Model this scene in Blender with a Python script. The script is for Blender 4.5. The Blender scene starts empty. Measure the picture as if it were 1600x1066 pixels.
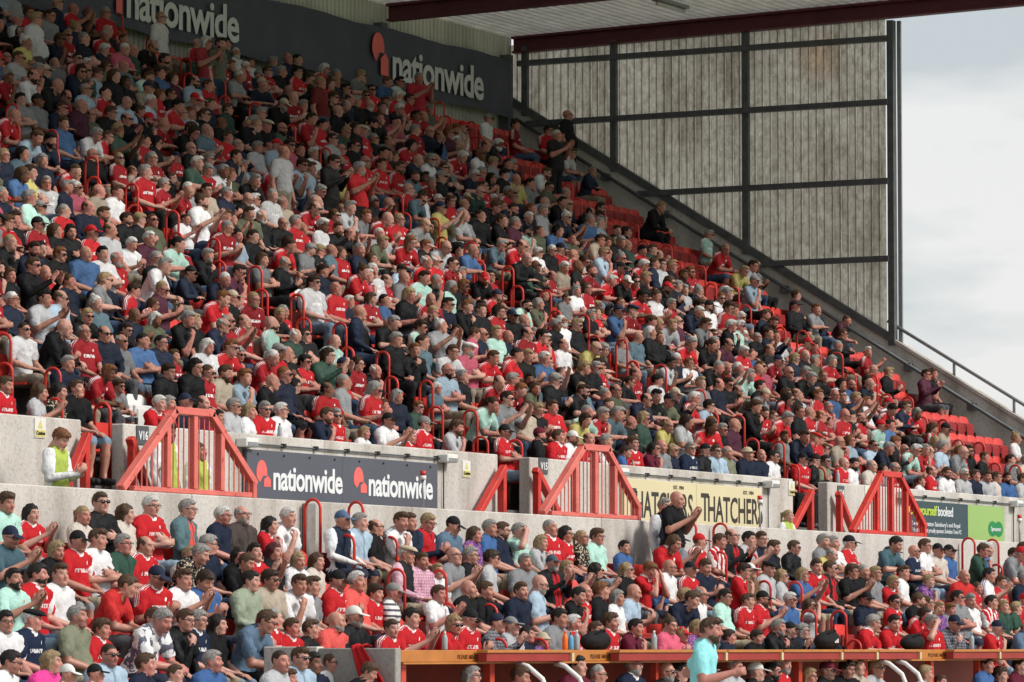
import bpy, bmesh, math, random, time
import numpy as np
from mathutils import Matrix, Vector
T0 = time.time()
rng = random.Random(11); nrg = np.random.default_rng(5)
scn = bpy.context.scene
COL = scn.collection
# ------------------------------------------------------------------ camera
F_PX, CAM_H = 6900.0, 1.6
AL = math.atan(3600/F_PX); PT = math.atan(479/F_PX)
FW = np.array([math.cos(AL)*math.cos(PT), math.sin(AL)*math.cos(PT), math.sin(PT)])
RT = np.array([math.sin(AL), -math.cos(AL), 0.0]); UP = np.cross(RT, FW)
CAMP = np.array([0, 0, CAM_H])
cd = bpy.data.cameras.new('camera'); cam = bpy.data.objects.new('camera', cd); COL.objects.link(cam)
cd.sensor_width = 36; cd.lens = 36*F_PX/1600; cd.clip_start = 0.5; cd.clip_end = 6000
cam.matrix_world = Matrix([[RT[0], UP[0], -FW[0], 0], [RT[1], UP[1], -FW[1], 0], [RT[2], UP[2], -FW[2], CAM_H], [0, 0, 0, 1]])
scn.camera = cam
# ------------------------------------------------------------------ sky, sun, exposure
SUN_EL, SUN_AZ = math.radians(38), math.radians(-80)      # azimuth measured from +X towards +Y
w = bpy.data.worlds.new('World'); scn.world = w; w.use_nodes = True
nt = w.node_tree; nt.nodes.clear()
def nd(t, typ, **kw):
    n = t.nodes.new(typ)
    for k, v in kw.items(): setattr(n, k, v)
    return n
out = nd(nt, 'ShaderNodeOutputWorld'); bg = nd(nt, 'ShaderNodeBackground'); bg.inputs[1].default_value = 0.1
sky = nd(nt, 'ShaderNodeTexSky', sky_type='NISHITA', sun_disc=False); sky.sun_elevation = SUN_EL
sky.sun_rotation = math.radians(90) - SUN_AZ
tc = nd(nt, 'ShaderNodeTexCoord'); mp = nd(nt, 'ShaderNodeMapping'); mp.inputs['Scale'].default_value = (1.0, 1.0, 3.2)
mp.inputs['Location'].default_value = (0.3, 0.1, 0.42)
nz = nd(nt, 'ShaderNodeTexNoise'); nz.inputs['Scale'].default_value = 8.5; nz.inputs['Detail'].default_value = 5; nz.inputs['Roughness'].default_value = 0.5
rp = nd(nt, 'ShaderNodeValToRGB'); rp.color_ramp.elements[0].position = .41; rp.color_ramp.elements[1].position = .55
rp.color_ramp.elements[0].color = (2.4, 2.6, 2.7, 1); rp.color_ramp.elements[1].color = (3.55, 3.54, 3.50, 1)
mx = nd(nt, 'ShaderNodeMix', data_type='RGBA'); mx.inputs[0].default_value = 0.96
L = nt.links.new
L(tc.outputs['Generated'], mp.inputs[0]); L(mp.outputs[0], nz.inputs[0]); L(nz.outputs[0], rp.inputs[0])
L(sky.outputs[0], mx.inputs[6]); L(rp.outputs[0], mx.inputs[7]); L(mx.outputs[2], bg.inputs[0]); L(bg.outputs[0], out.inputs[0])
sd = bpy.data.lights.new('sun', 'SUN'); sun = bpy.data.objects.new('sun', sd); COL.objects.link(sun)
sd.energy = 1.5; sd.angle = math.radians(16); sd.color = (1.0, 0.95, 0.88)
sv = Vector((math.cos(SUN_EL)*math.cos(SUN_AZ), math.cos(SUN_EL)*math.sin(SUN_AZ), math.sin(SUN_EL)))
sun.rotation_euler = sv.to_track_quat('Z', 'Y').to_euler(); sun.location = (40, 0, 40)
scn.view_settings.view_transform = 'Standard'; scn.view_settings.look = 'None'
scn.view_settings.exposure = 1.25; scn.view_settings.gamma = 1.0
scn.render.engine = 'CYCLES'; scn.cycles.max_bounces = 6

# ------------------------------------------------------------------ helpers
def ray(x, y): return FW + RT*(x-800)/F_PX + UP*(533-y)/F_PX
def onY(x, y, Y):
    r = ray(x, y); return CAMP + r*(Y/r[1])
def onX(x, y, X):
    r = ray(x, y); return CAMP + r*(X/r[0])
def proj(p):
    d = np.asarray(p, float)-CAMP; z = d@FW
    return 800+F_PX*(d@RT)/z, 533-F_PX*(d@UP)/z
def tag(o, label=None, cat=None, group=None, kind=None):
    if label: o['label'] = label
    if cat: o['category'] = cat
    if group: o['group'] = group
    if kind: o['kind'] = kind
    return o
def empty(name, loc=(0, 0, 0)):
    o = bpy.data.objects.new(name, None); COL.objects.link(o); o.location = loc; o.empty_display_size = .2; return o
def link(name, me, parent=None, mat=None):
    o = bpy.data.objects.new(name, me); COL.objects.link(o)
    if mat and not me.materials: me.materials.append(mat)
    if parent:
        o.parent = parent
        o.matrix_parent_inverse = Matrix.Translation(-parent.location) if parent.type == 'EMPTY' else Matrix()
    return o
class MB:
    def __init__(s): s.v = []; s.f = []
    def box(s, x0, x1, y0, y1, z0, z1):
        n = len(s.v)
        s.v += [(x, y, z) for x in (x0, x1) for y in (y0, y1) for z in (z0, z1)]
        s.f += [tuple(n+i for i in q) for q in ((0, 1, 3, 2), (4, 6, 7, 5), (0, 4, 5, 1), (2, 3, 7, 6), (0, 2, 6, 4), (1, 5, 7, 3))]
        return s
    def obox(s, a, b, w, h, up=(0, 0, 1)):
        a, b = Vector(a), Vector(b); d = (b-a).normalized(); sd_ = d.cross(Vector(up)).normalized(); u = sd_.cross(d)
        n = len(s.v)
        for p in (a, b):
            for i, j in ((-1, -1), (1, -1), (1, 1), (-1, 1)): s.v.append(tuple(p+sd_*i*w/2+u*j*h/2))
        s.f += [tuple(n+i for i in q) for q in ((3, 2, 1, 0), (4, 5, 6, 7), (0, 1, 5, 4), (1, 2, 6, 5), (2, 3, 7, 6), (3, 0, 4, 7))]
        return s
    def tube(s, pts, r, k=8, cap=True, radii=None):
        pts = [Vector(p) for p in pts]; n0 = len(s.v); nrm = None
        for i, p in enumerate(pts):
            d = (pts[min(i+1, len(pts)-1)]-pts[max(i-1, 0)]).normalized()
            if nrm is None: nrm = d.orthogonal().normalized()
            nrm = (nrm-d*nrm.dot(d)).normalized(); b = d.cross(nrm)
            rr = radii[i] if radii else r
            for j in range(k):
                a = 2*math.pi*j/k; s.v.append(tuple(p+(nrm*math.cos(a)+b*math.sin(a))*rr))
        for i in range(len(pts)-1):
            for j in range(k):
                a = n0+i*k+j; b_ = n0+i*k+(j+1) % k; s.f.append((a, b_, b_+k, a+k))
        if cap:
            s.f.append(tuple(n0+j for j in reversed(range(k)))); e = n0+(len(pts)-1)*k; s.f.append(tuple(e+j for j in range(k)))
        return s
    def prism(s, poly, axis, a, b):
        """poly of 2D points extruded along axis ('x','y' or 'z') from a to b"""
        n = len(s.v); m = len(poly)
        for t in (a, b):
            for p, q in poly: s.v.append({'x': (t, p, q), 'y': (p, t, q), 'z': (p, q, t)}[axis])
        s.f.append(tuple(range(n, n+m))); s.f.append(tuple(reversed(range(n+m, n+2*m))))
        for i in range(m): s.f.append((n+(i+1) % m, n+i, n+m+i, n+m+(i+1) % m))
        return s
    def mesh(s, name, mat=None, smooth=False, bevel=0):
        me = bpy.data.meshes.new(name); me.from_pydata(s.v, [], s.f)
        bm = bmesh.new(); bm.from_mesh(me); bmesh.ops.recalc_face_normals(bm, faces=bm.faces)
        if bevel: bmesh.ops.bevel(bm, geom=list(bm.edges), offset=bevel, segments=1, affect='EDGES')
        bm.to_mesh(me); bm.free()
        if smooth: me.polygons.foreach_set('use_smooth', [True]*len(me.polygons))
        if mat: me.materials.append(mat)
        return me
    def build(s, name, mat, parent=None, smooth=False, bevel=0):
        return link(name, s.mesh(name, mat, smooth, bevel), parent)

def srgb(r, g, b): return tuple(((c/255)/12.92 if c/255 <= .04045 else ((c/255+.055)/1.055)**2.4) for c in (r, g, b))
MATS = {}
def mat(name, col, rough=.6, var=.12, scale=8, bump=0, bscale=40, metal=0, spec=.4, streak=False):
    if name in MATS: return MATS[name]
    m = bpy.data.materials.new(name); m.use_nodes = True; t = m.node_tree; p = t.nodes['Principled BSDF']
    p.inputs['Roughness'].default_value = rough; p.inputs['Metallic'].default_value = metal
    p.inputs['Specular IOR Level'].default_value = spec
    g = nd(t, 'ShaderNodeNewGeometry'); mpp = nd(t, 'ShaderNodeMapping')
    if streak: mpp.inputs['Scale'].default_value = (1, 1, .12)
    n = nd(t, 'ShaderNodeTexNoise'); n.inputs['Scale'].default_value = scale; n.inputs['Detail'].default_value = 6
    r = nd(t, 'ShaderNodeValToRGB'); r.color_ramp.elements[0].position = .3; r.color_ramp.elements[1].position = .72
    r.color_ramp.elements[0].color = tuple(c*(1-var) for c in col)+(1,); r.color_ramp.elements[1].color = tuple(min(1, c*(1+var)) for c in col)+(1,)
    l = t.links.new; l(g.outputs['Position'], mpp.inputs[0]); l(mpp.outputs[0], n.inputs[0]); l(n.outputs[0], r.inputs[0]); l(r.outputs[0], p.inputs['Base Color'])
    if bump:
        n2 = nd(t, 'ShaderNodeTexNoise'); n2.inputs['Scale'].default_value = bscale; n2.inputs['Detail'].default_value = 4
        b = nd(t, 'ShaderNodeBump'); b.inputs['Strength'].default_value = bump; b.inputs['Distance'].default_value = .02
        l(g.outputs['Position'], n2.inputs[0]); l(n2.outputs[0], b.inputs['Height']); l(b.outputs[0], p.inputs['Normal'])
    MATS[name] = m; return m
def concrete(name, col):
    if name in MATS: return MATS[name]
    m = mat(name, col, .88, .10, 1.3, .25, 30, spec=.2); t = m.node_tree; p = t.nodes['Principled BSDF']
    src = p.inputs['Base Color'].links[0].from_socket
    g = nd(t, 'ShaderNodeNewGeometry'); a = nd(t, 'ShaderNodeMapping'); a.inputs['Scale'].default_value = (2.2, 2.2, .35)
    n = nd(t, 'ShaderNodeTexNoise'); n.inputs['Scale'].default_value = 1.2; n.inputs['Detail'].default_value = 7
    r = nd(t, 'ShaderNodeValToRGB'); r.color_ramp.elements[0].position = .3; r.color_ramp.elements[0].color = (.68, .65, .62, 1)
    r.color_ramp.elements[1].position = .55; r.color_ramp.elements[1].color = (1, 1, 1, 1)
    n3 = nd(t, 'ShaderNodeTexNoise'); n3.inputs['Scale'].default_value = 22; n3.inputs['Detail'].default_value = 6
    r3 = nd(t, 'ShaderNodeValToRGB'); r3.color_ramp.elements[0].position = .32; r3.color_ramp.elements[0].color = (.8, .79, .77, 1); r3.color_ramp.elements[1].position = .5; r3.color_ramp.elements[1].color = (1, 1, 1, 1)
    x = nd(t, 'ShaderNodeMix', data_type='RGBA', blend_type='MULTIPLY'); x.inputs[0].default_value = 1
    x2 = nd(t, 'ShaderNodeMix', data_type='RGBA', blend_type='MULTIPLY'); x2.inputs[0].default_value = 1
    l = t.links.new; l(g.outputs['Position'], a.inputs[0]); l(a.outputs[0], n.inputs[0]); l(n.outputs[0], r.inputs[0])
    l(g.outputs['Position'], n3.inputs[0]); l(n3.outputs[0], r3.inputs[0])
    l(src, x.inputs[6]); l(r.outputs[0], x.inputs[7]); l(x.outputs[2], x2.inputs[6]); l(r3.outputs[0], x2.inputs[7]); l(x2.outputs[2], p.inputs['Base Color'])
    return m
M_CON = concrete('concrete_pale', (.56, .53, .50))
M_CON2 = concrete('concrete_grey', (.30, .285, .27))
M_TERR = concrete('concrete_terrace', (.13, .125, .12))
def worn(name, col, chip):
    m = mat(name, col, .42, .16, 4, .12, 60, spec=.45); t = m.node_tree; p = t.nodes['Principled BSDF']; src = p.inputs['Base Color'].links[0].from_socket; l = t.links.new
    g = nd(t, 'ShaderNodeNewGeometry'); n = nd(t, 'ShaderNodeTexNoise'); n.inputs['Scale'].default_value = 16; n.inputs['Detail'].default_value = 8; l(g.outputs['Position'], n.inputs[0])
    r = nd(t, 'ShaderNodeValToRGB'); r.color_ramp.elements[0].position = .635; r.color_ramp.elements[1].position = .66; l(n.outputs[0], r.inputs[0])
    x = nd(t, 'ShaderNodeMix', data_type='RGBA'); l(r.outputs[0], x.inputs[0]); l(src, x.inputs[6]); x.inputs[7].default_value = chip+(1,); l(x.outputs[2], p.inputs['Base Color']); return m
M_RED = worn('red_paint', (.60, .035, .025), (.22, .04, .03)); M_PINK = worn('faded_red_paint', (.66, .15, .125), (.40, .05, .04))
M_STEEL = mat('dark_steel', (.10, .108, .118), .5, .25, 5)
M_GALV = mat('galvanised_steel', (.32, .33, .34), .45, .12, 12, metal=.4)
M_MAROON = mat('maroon_steel', (.12, .022, .034), .5, .2, 3)
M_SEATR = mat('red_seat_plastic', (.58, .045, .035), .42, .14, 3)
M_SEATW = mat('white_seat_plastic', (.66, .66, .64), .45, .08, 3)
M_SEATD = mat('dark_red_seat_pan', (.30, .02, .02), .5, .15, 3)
M_BLACK = mat('black_metal', (.02, .02, .022), .5, .1, 5)
M_WHITE = mat('white_paint', (.72, .72, .70), .5, .06, 10)
M_AMBER = mat('amber_paint', (.45, .165, .035), .5, .12, 5)
M_CREAM = mat('cream_paint', (.58, .47, .27), .5, .1, 8)
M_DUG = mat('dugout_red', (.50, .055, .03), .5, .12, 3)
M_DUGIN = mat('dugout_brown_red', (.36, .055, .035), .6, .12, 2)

# ------------------------------------------------------------------ layout numbers
Y0, Y1, LEDGE, WTOP = 26.0, 27.4, 3.31, 4.17
XE = 78.88
L_TR, L_RISE, L_F0 = .66, .40, 1.92          # lower tier: tread, rise, floor of its top row
U_TR, U_RISE, U_F0, U_N = .69, .4245, 3.45, 20
def l_head_y(r): return 25.48-L_TR*r
def l_floor(r): return L_F0-L_RISE*r
def u_head_y(k): return Y1+.58+U_TR*k
def u_floor(k): return U_F0+U_RISE*k
XA, XB = 22.0, XE-.12

# ground
g = MB(); g.v = [(-2500, -2500, 0), (2500, -2500, 0), (2500, 2500, 0), (-2500, 2500, 0)]; g.f = [(0, 1, 2, 3)]
cc = MB(); cc.v = [(XE+.4, 12, .006), (900, 12, .006), (900, 900, .006), (-700, 900, .006), (-700, 43, .006), (XE+.4, 43, .006)]; cc.f = [(0, 1, 2, 3, 4, 5)]
tag(cc.build('unseen_yard', concrete('yard_tarmac', (.24, .235, .23))), kind='structure')  # unseen grey ground added to keep green bounce off the end screen
tag(g.build('pitch', mat('pitch_grass', (.09, .17, .045), .9, .25, 3, .4, 60)), kind='structure')

tk = MB(); tk.v = [(-60, 13.5, .004), (160, 13.5, .004), (160, 24, .004), (-60, 24, .004)]; tk.f = [(0, 1, 2, 3)]
tag(tk.build('bounce_strip', concrete('bounce_concrete', (.42, .40, .37))), kind='structure')  # unseen pale strip added to bounce light up to roof and dugout
# ------------------------------------------------------------------ grandstand
GS = tag(empty('grandstand', (50, 27, 0)), 'two tier concrete football stand with raked seating, roof and end parapet', 'stand')
t = MB()
pl = [(Y0, 0), (Y0, l_floor(0))]
for r in range(5):
    yb = Y0-L_TR*(r+1)
    pl += [(yb, l_floor(r)), (yb, l_floor(r+1) if r < 4 else 0)]
t.prism(pl, 'x', XA, 100)
t.build('lower_terrace', M_TERR, GS)
t = MB(); pl = [(Y1+.17, 0), (Y1+.17, U_F0)]
for k in range(U_N):
    y = Y1+.17+U_TR*(k+1); pl += [(y, u_floor(k)), (y, u_floor(k+1))]
pl[-1] = (pl[-1][0], u_floor(U_N-1)); pl += [(42.0, u_floor(U_N-1)), (42.0, 0)]
t.prism(pl, 'x', XA, XE-.1); t.build('upper_terrace', M_TERR, GS)
MB().box(XA, 100, Y0+.18, Y1+.17, 0, 2.38).build('walkway_floor', M_TERR, GS)
# walkway wall (top ledge) with joints
xs = [XA, 30.2, 36.1, 42.1, 47.2, 52.4, 57.5, 62.8, 68, 74, 80, 90, 100]
for a, b in zip(xs[:-1], xs[1:]):
    MB().box(a+.006, b-.006, Y0, Y0+.18, 1.5, LEDGE).build('walkway_wall_panel', M_CON, GS, bevel=.012)
# upper front wall with the stair openings
def XatY(x, Y): return onY(x, 700, Y)[0]
OPEN = [(XatY(127, Y1), XatY(193, Y1)), (XatY(778, Y1), XatY(828, Y1)), (XatY(1239, Y1), XatY(1293, Y1)), (73.0, 74.3)]
edges = [XA]+[e for o in OPEN for e in o]+[XE]
for a, b in zip(edges[0::2], edges[1::2]):
    n = max(1, round((b-a)/4.7)); st = (b-a)/n
    for i in range(n):
        MB().box(a+i*st+(.004 if i else 0), a+(i+1)*st-(.004 if i < n-1 else 0), Y1, Y1+.17, 2.2, WTOP).build('front_wall_panel', M_CON, GS, bevel=.014)
for a, b in OPEN:
    for i in range(4):
        MB().box(a, b, Y1-.55+.18*i, Y1+.16, 2.3+.25*i, 2.63+.25*i).build('stair_step', M_TERR, GS)
# pilasters on the lower wall
for px in (478, 1533):
    X = XatY(px, Y0); MB().box(X-.09, X+.12, Y0-.07, Y0-.003, 1.6, LEDGE-.03).build('pilaster', M_CON2, GS, bevel=.01)
# raked end parapet
sl = (12.49-5.87)/(40.94-30.17)
def ptop(y): return 12.49-sl*(40.94-y)
p = MB(); p.prism([(Y1, 0), (Y1, ptop(Y1)), (41.2, ptop(41.2)), (41.2, 0)], 'x', XE, XE+.2)
p.build('end_parapet', concrete('concrete_parapet', (.60, .575, .55)), GS)
p = MB(); p.prism([(27.4, ptop(27.4)-.02), (32.9, ptop(32.9)-.02), (32.9, ptop(32.9)+.05), (27.4, ptop(27.4)+.05)], 'x', XE-.04, XE+.24)
p.build('coping', M_CON, GS)
p = MB(); p.prism([(32.9, ptop(32.9)-.05), (41.2, ptop(41.2)-.05), (41.2, ptop(41.2)+.11), (32.9, ptop(32.9)+.11)], 'x', XE-.05, XE+.1)
p.build('flashing', M_STEEL, GS)
HR = MB(); HR.tube([(XE-.14, 41, ptop(41)-.26), (XE-.14, 29.5, ptop(29.5)-.26)], .035, 8); HR.build('parapet_pipe', M_STEEL, GS, True)
for i in range(9):
    y = 40.3-i*1.3; MB().box(XE-.16, XE, y-.07, y+.07, ptop(y)-.38, ptop(y)-.24).build('pipe_bracket', M_STEEL, GS)
y0h = 33.0
rail = tag(empty('handrail', (XE, 30, ptop(30))), 'sloping galvanised handrail on short posts along the raked end parapet', 'handrail')
MB().tube([(XE+.1, y0h, ptop(y0h)+.30), (XE+.1, 27.5, ptop(27.5)+.34)], .035, 8).build('top_rail', M_GALV, rail, True)
for i in range(5):
    y = y0h-.15-i*1.22; MB().tube([(XE+.1, y, ptop(y)+.02), (XE+.1, y, ptop(y)+.31)], .028, 6).build('post', M_GALV, rail, True)

# end screen of weathered translucent sheeting
def sheet_mat():
    m = bpy.data.materials.new('weathered_sheet'); m.use_nodes = True; t = m.node_tree; l = t.links.new
    for n in list(t.nodes): t.nodes.remove(n)
    o = nd(t, 'ShaderNodeOutputMaterial'); df = nd(t, 'ShaderNodeBsdfDiffuse'); tr = nd(t, 'ShaderNodeBsdfTranslucent'); ms = nd(t, 'ShaderNodeMixShader')
    ms.inputs[0].default_value = .72
    g = nd(t, 'ShaderNodeNewGeometry')
    def ramp(scale, vec, c0, c1, p0, p1, detail=6):
        mm = nd(t, 'ShaderNodeMapping'); mm.inputs['Scale'].default_value = vec
        n = nd(t, 'ShaderNodeTexNoise'); n.inputs['Scale'].default_value = scale; n.inputs['Detail'].default_value = detail; n.inputs['Roughness'].default_value = .65
        r = nd(t, 'ShaderNodeValToRGB'); r.color_ramp.elements[0].position = p0; r.color_ramp.elements[1].position = p1
        r.color_ramp.elements[0].color = c0+(1,); r.color_ramp.elements[1].color = c1+(1,)
        l(g.outputs['Position'], mm.inputs[0]); l(mm.outputs[0], n.inputs[0]); l(n.outputs[0], r.inputs[0]); return r.outputs[0]
    a = ramp(9, (1, 1, .7), (.56, .51, .44), (1.0, .96, .88), .34, .64, 9)
    b = ramp(2.2, (1, 1, .16), (.60, .56, .51), (1, 1, 1), .32, .5)
    c = ramp(.55, (1, 1, 1), (.84, .82, .78), (1, 1, .98), .35, .6)
    vs = nd(t, 'ShaderNodeVectorMath', operation='DISTANCE'); l(g.outputs['Position'], vs.inputs[0]); vs.inputs[1].default_value = tuple(onX(1278, 88, XE+.06))
    mr = nd(t, 'ShaderNodeMapRange'); mr.inputs[1].default_value = .6; mr.inputs[2].default_value = 0; l(vs.outputs['Value'], mr.inputs[0])
    rm = nd(t, 'ShaderNodeMix', data_type='RGBA'); rm.inputs[6].default_value = (1, 1, 1, 1); rm.inputs[7].default_value = (1, .80, .66, 1); l(mr.outputs[0], rm.inputs[0]); d = rm.outputs[2]
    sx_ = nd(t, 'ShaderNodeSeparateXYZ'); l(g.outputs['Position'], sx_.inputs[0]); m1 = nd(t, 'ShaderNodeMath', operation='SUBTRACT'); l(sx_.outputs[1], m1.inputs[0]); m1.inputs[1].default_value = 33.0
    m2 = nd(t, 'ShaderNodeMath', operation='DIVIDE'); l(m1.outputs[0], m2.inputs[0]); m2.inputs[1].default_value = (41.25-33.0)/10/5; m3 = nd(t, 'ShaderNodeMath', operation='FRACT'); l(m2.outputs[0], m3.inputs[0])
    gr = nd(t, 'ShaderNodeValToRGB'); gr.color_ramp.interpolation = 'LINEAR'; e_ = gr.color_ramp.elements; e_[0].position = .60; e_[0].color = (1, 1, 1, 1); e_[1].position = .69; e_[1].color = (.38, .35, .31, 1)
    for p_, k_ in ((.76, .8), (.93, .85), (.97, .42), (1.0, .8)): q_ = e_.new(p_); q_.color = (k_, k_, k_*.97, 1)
    l(m3.outputs[0], gr.inputs[0]); rib_shade = gr.outputs[0]  # shade lines down the rib sides, painted into the sheet colour
    prev = a
    for s_ in (b, c, d, rib_shade):
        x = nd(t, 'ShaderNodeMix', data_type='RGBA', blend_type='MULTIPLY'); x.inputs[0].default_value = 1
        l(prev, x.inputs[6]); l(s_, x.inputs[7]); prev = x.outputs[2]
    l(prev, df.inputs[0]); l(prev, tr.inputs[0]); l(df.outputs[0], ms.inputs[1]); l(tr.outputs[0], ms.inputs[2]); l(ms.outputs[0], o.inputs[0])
    return m
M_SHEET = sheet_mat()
M_ROOFSH = mat('roof_sheet_white', (.78, .77, .74), .7, .14, 2)
def translucent(m, k):
    t = m.node_tree; p = t.nodes['Principled BSDF']; o = t.nodes['Material Output']; tr = nd(t, 'ShaderNodeBsdfTranslucent'); ms = nd(t, 'ShaderNodeMixShader'); ms.inputs[0].default_value = k
    t.links.new(p.inputs['Base Color'].links[0].from_socket, tr.inputs[0]); t.links.new(p.outputs[0], ms.inputs[1]); t.links.new(tr.outputs[0], ms.inputs[2]); t.links.new(ms.outputs[0], o.inputs[0])
translucent(M_ROOFSH, .12)  # translucency added so sky light fills in under the roof
M_BACKSH = mat('back_wall_sheet', (.6, .58, .53), .7, .2, 1.5, streak=True)
def corr(n_rib, period, depth, length, lap=.0, flat=.55):
    """corrugated strip: profile along u, depth along w, extruded along v"""
    pr = []
    for i in range(n_rib):
        u = i*period; pr += [(u, 0), (u+period*flat, 0), (u+period*(flat+.08), depth), (u+period*.94, depth)]
    pr.append((n_rib*period+lap, 0)); v = []; f = []
    for (u, w_) in pr: v += [(u, 0, w_), (u, length, w_)]
    for i in range(len(pr)-1): f.append((2*i, 2*i+2, 2*i+3, 2*i+1))
    return v, f
SC = tag(empty('end_screen', (XE, 37, 8)), 'weathered grey corrugated wind screen with dark steel frame at the stand end', 'screen')
tiers = [(6.9, 9.13), (9.09, 10.64), (10.60, 12.18), (12.14, 13.8)]
NS = 10; SW = (41.25-33.0)/NS
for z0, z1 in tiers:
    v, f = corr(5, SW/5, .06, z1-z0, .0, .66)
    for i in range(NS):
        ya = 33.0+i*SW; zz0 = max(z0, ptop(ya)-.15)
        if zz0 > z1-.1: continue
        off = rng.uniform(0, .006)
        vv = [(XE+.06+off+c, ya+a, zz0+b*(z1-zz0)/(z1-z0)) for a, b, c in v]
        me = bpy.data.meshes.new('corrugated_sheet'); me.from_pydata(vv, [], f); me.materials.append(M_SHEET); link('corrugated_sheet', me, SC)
for z in (13.40, 12.16, 10.62, 9.11):
    ya = 33.0; yb = min(40.9, 40.94-(12.49-z)/sl+.4) if z < 12.3 else 41
    MB().box(XE-.10, XE+.04, ya-.1, yb, z-.055, z+.055).build('girt', M_STEEL, SC)
for y in (32.86, 35.95, 38.85, 40.85):
    MB().box(XE-.06, XE+.045 if y > 33 else XE+.1, y-.065, y+.065, ptop(y)-.1, 13.75).build('post', M_STEEL, SC)
MB().box(XE+.11, XE+.16, 32.70, 32.78, ptop(32.7), 13.75).build('edge_flashing', M_GALV, SC)

# roof
RF = tag(empty('roof', (60, 34, 14)), 'white corrugated stand roof on dark maroon steel rafters', 'roof')
def rz(y): return 13.99+(41.2-y)*.022
for x0 in np.arange(XE+.3-5.2*11, XE+.3, 5.2):
    for yb in np.arange(27.9, 41.3, 1.5):
        ya = yb; n = 7; per = 1.5/n
        v, f = corr(n, per, .05, 5.2+.02)
        vv = [(x0+b, ya+a, rz(ya+a)-.02+c) for a, b, c in v]
        me = bpy.data.meshes.new('roof_sheet'); me.from_pydata(vv, [], f); me.materials.append(M_ROOFSH); link('roof_sheet', me, RF)
for i in range(11):
    X = XE-.02-5.2*i
    r_ = MB(); za, zb = rz(41.1)-.04, rz(27.6)-.04
    r_.obox((X, 41.1, za-.03), (X, 27.6, zb-.03), .26, .05).obox((X, 41.1, za-.32), (X, 27.6, zb-.32), .22, .04).obox((X, 41.1, za-.175), (X, 27.6, zb-.175), .04, .25)
    r_.build('rafter', M_MAROON, RF)
for y in (37.5, 33.6, 29.7):
    pass
lamp = tag(empty('roof_lamp', (76, 36, 13.9)), 'old battered batten lamp fixed under the corrugated roof', 'lamp')
pc = onX(1048, 14, 76.2); lx, ly = 76.2, pc[1]
MB().box(lx-.65, lx+.65, ly-.1, ly+.1, rz(ly)-.16, rz(ly)-.09).build('housing', M_GALV, lamp, bevel=.01)
MB().tube([(lx-.6, ly, rz(ly)-.2), (lx+.6, ly, rz(ly)-.2)], .04, 8).build('tube', M_WHITE, lamp, True)
# back wall
BW = tag(empty('back_wall', (60, 41.2, 11.5)), 'pale ribbed sheet wall closing the back of the stand under the roof', 'wall')
for x0 in np.arange(XE+.1-57.6, XE, 1.2):
    v, f = corr(8, .15, .03, 2.9); vv = [(x0+a, 41.25+.03-c, 11.3+b) for a, b, c in v]
    me = bpy.data.meshes.new('wall_sheet'); me.from_pydata(vv, [], f); me.materials.append(M_BACKSH); link('wall_sheet', me, BW)
for i in range(11):
    X = XE-.35-5.2*i; MB().box(X-.1, X+.1, 41.0, 41.2, 11.3, rz(41)-.45).build('column', M_STEEL, BW)
MB().box(XE-57, XE+.25, 41.3, 41.4, 9, 14.3).build('backing', M_STEEL, BW)

# ------------------------------------------------------------------ text + boards
_fc = {}
def text_mesh(s, bold=0.0, sx=1.0, depth=.004, sp=1.0):
    key = (s, bold, sx, depth, sp)
    if key in _fc: return _fc[key]
    cu = bpy.data.curves.new('txt', 'FONT'); cu.body = s; cu.size = 1; cu.offset = bold; cu.extrude = depth; cu.resolution_u = 3; cu.space_character = sp
    o = bpy.data.objects.new('txt', cu); COL.objects.link(o); dg = bpy.context.evaluated_depsgraph_get()
    me = bpy.data.meshes.new_from_object(o.evaluated_get(dg)); bpy.data.objects.remove(o)
    me.name = 'lettering'; co = np.zeros(len(me.vertices)*3); me.vertices.foreach_get('co', co); co = co.reshape(-1, 3)
    mn, mxx = co.min(0), co.max(0); _fc[key] = (co-np.array([mn[0], 0, 0]), [tuple(q.vertices) for q in me.polygons], mxx[0]-mn[0]); return _fc[key]
def put_text(s, x0, x1, zb, h, Y, m, parent, bold=0., sp=1.0, name='lettering'):
    """text on a plane facing -Y: from x0 to x1, baseline zb, size h (cap height = .73 h)"""
    co, fs, wd = text_mesh(s, bold, 1, .004, sp)
    me = bpy.data.meshes.new(name); k = (x1-x0)/wd
    me.from_pydata([(x0+c[0]*k, Y-c[2]-.001, zb+c[1]*h) for c in co], [], fs); me.materials.append(m); return link(name, me, parent)
M_BOARD = mat('slate_board', srgb(84, 86, 97), .45, .05, 1)
M_BANNER = mat('slate_banner', srgb(72, 75, 88), .6, .14, 1.2, .6, 2.5)
M_CORAL = mat('coral_print', srgb(235, 105, 100), .5, .04, 3)
M_LETW = mat('white_print', (.75, .76, .78), .5, .03, 3)
def nw_logo(px_x, px_w, zc, h, Y, parent):
    """arch over a little house, coral"""
    x0, x1 = px_x, px_x+px_w; w_ = px_w; b = MB(); pts = []
    zt = zc+h/2
    n = 14; R = w_*.38; cx = x0+w_*.36; cz = zt-R*1.25
    arc = [(cx+R*math.cos(a), cz+R*1.25*math.sin(a)) for a in np.linspace(math.pi*1.12, 0, n)]
    inner = [(cx+R, cz-h*.10), (cx+R*.25, cz-h*.10), (cx-R*.35, cz-h*.34)]
    b.prism(arc+inner, 'y', Y-.004, Y); b.build('emblem_arch', M_CORAL, parent)
    xa, xb = x0+w_*.52, x0+w_; zr = cz-h*.14
    MB().prism([(xa, zc-h/2), (xb, zc-h/2), (xb, zr-h*.10), ((xa+xb)/2+w_*.05, zr+h*.05), (xa, zr-h*.10)], 'y', Y-.004, Y).build('emblem_house', M_CORAL, parent)
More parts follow.
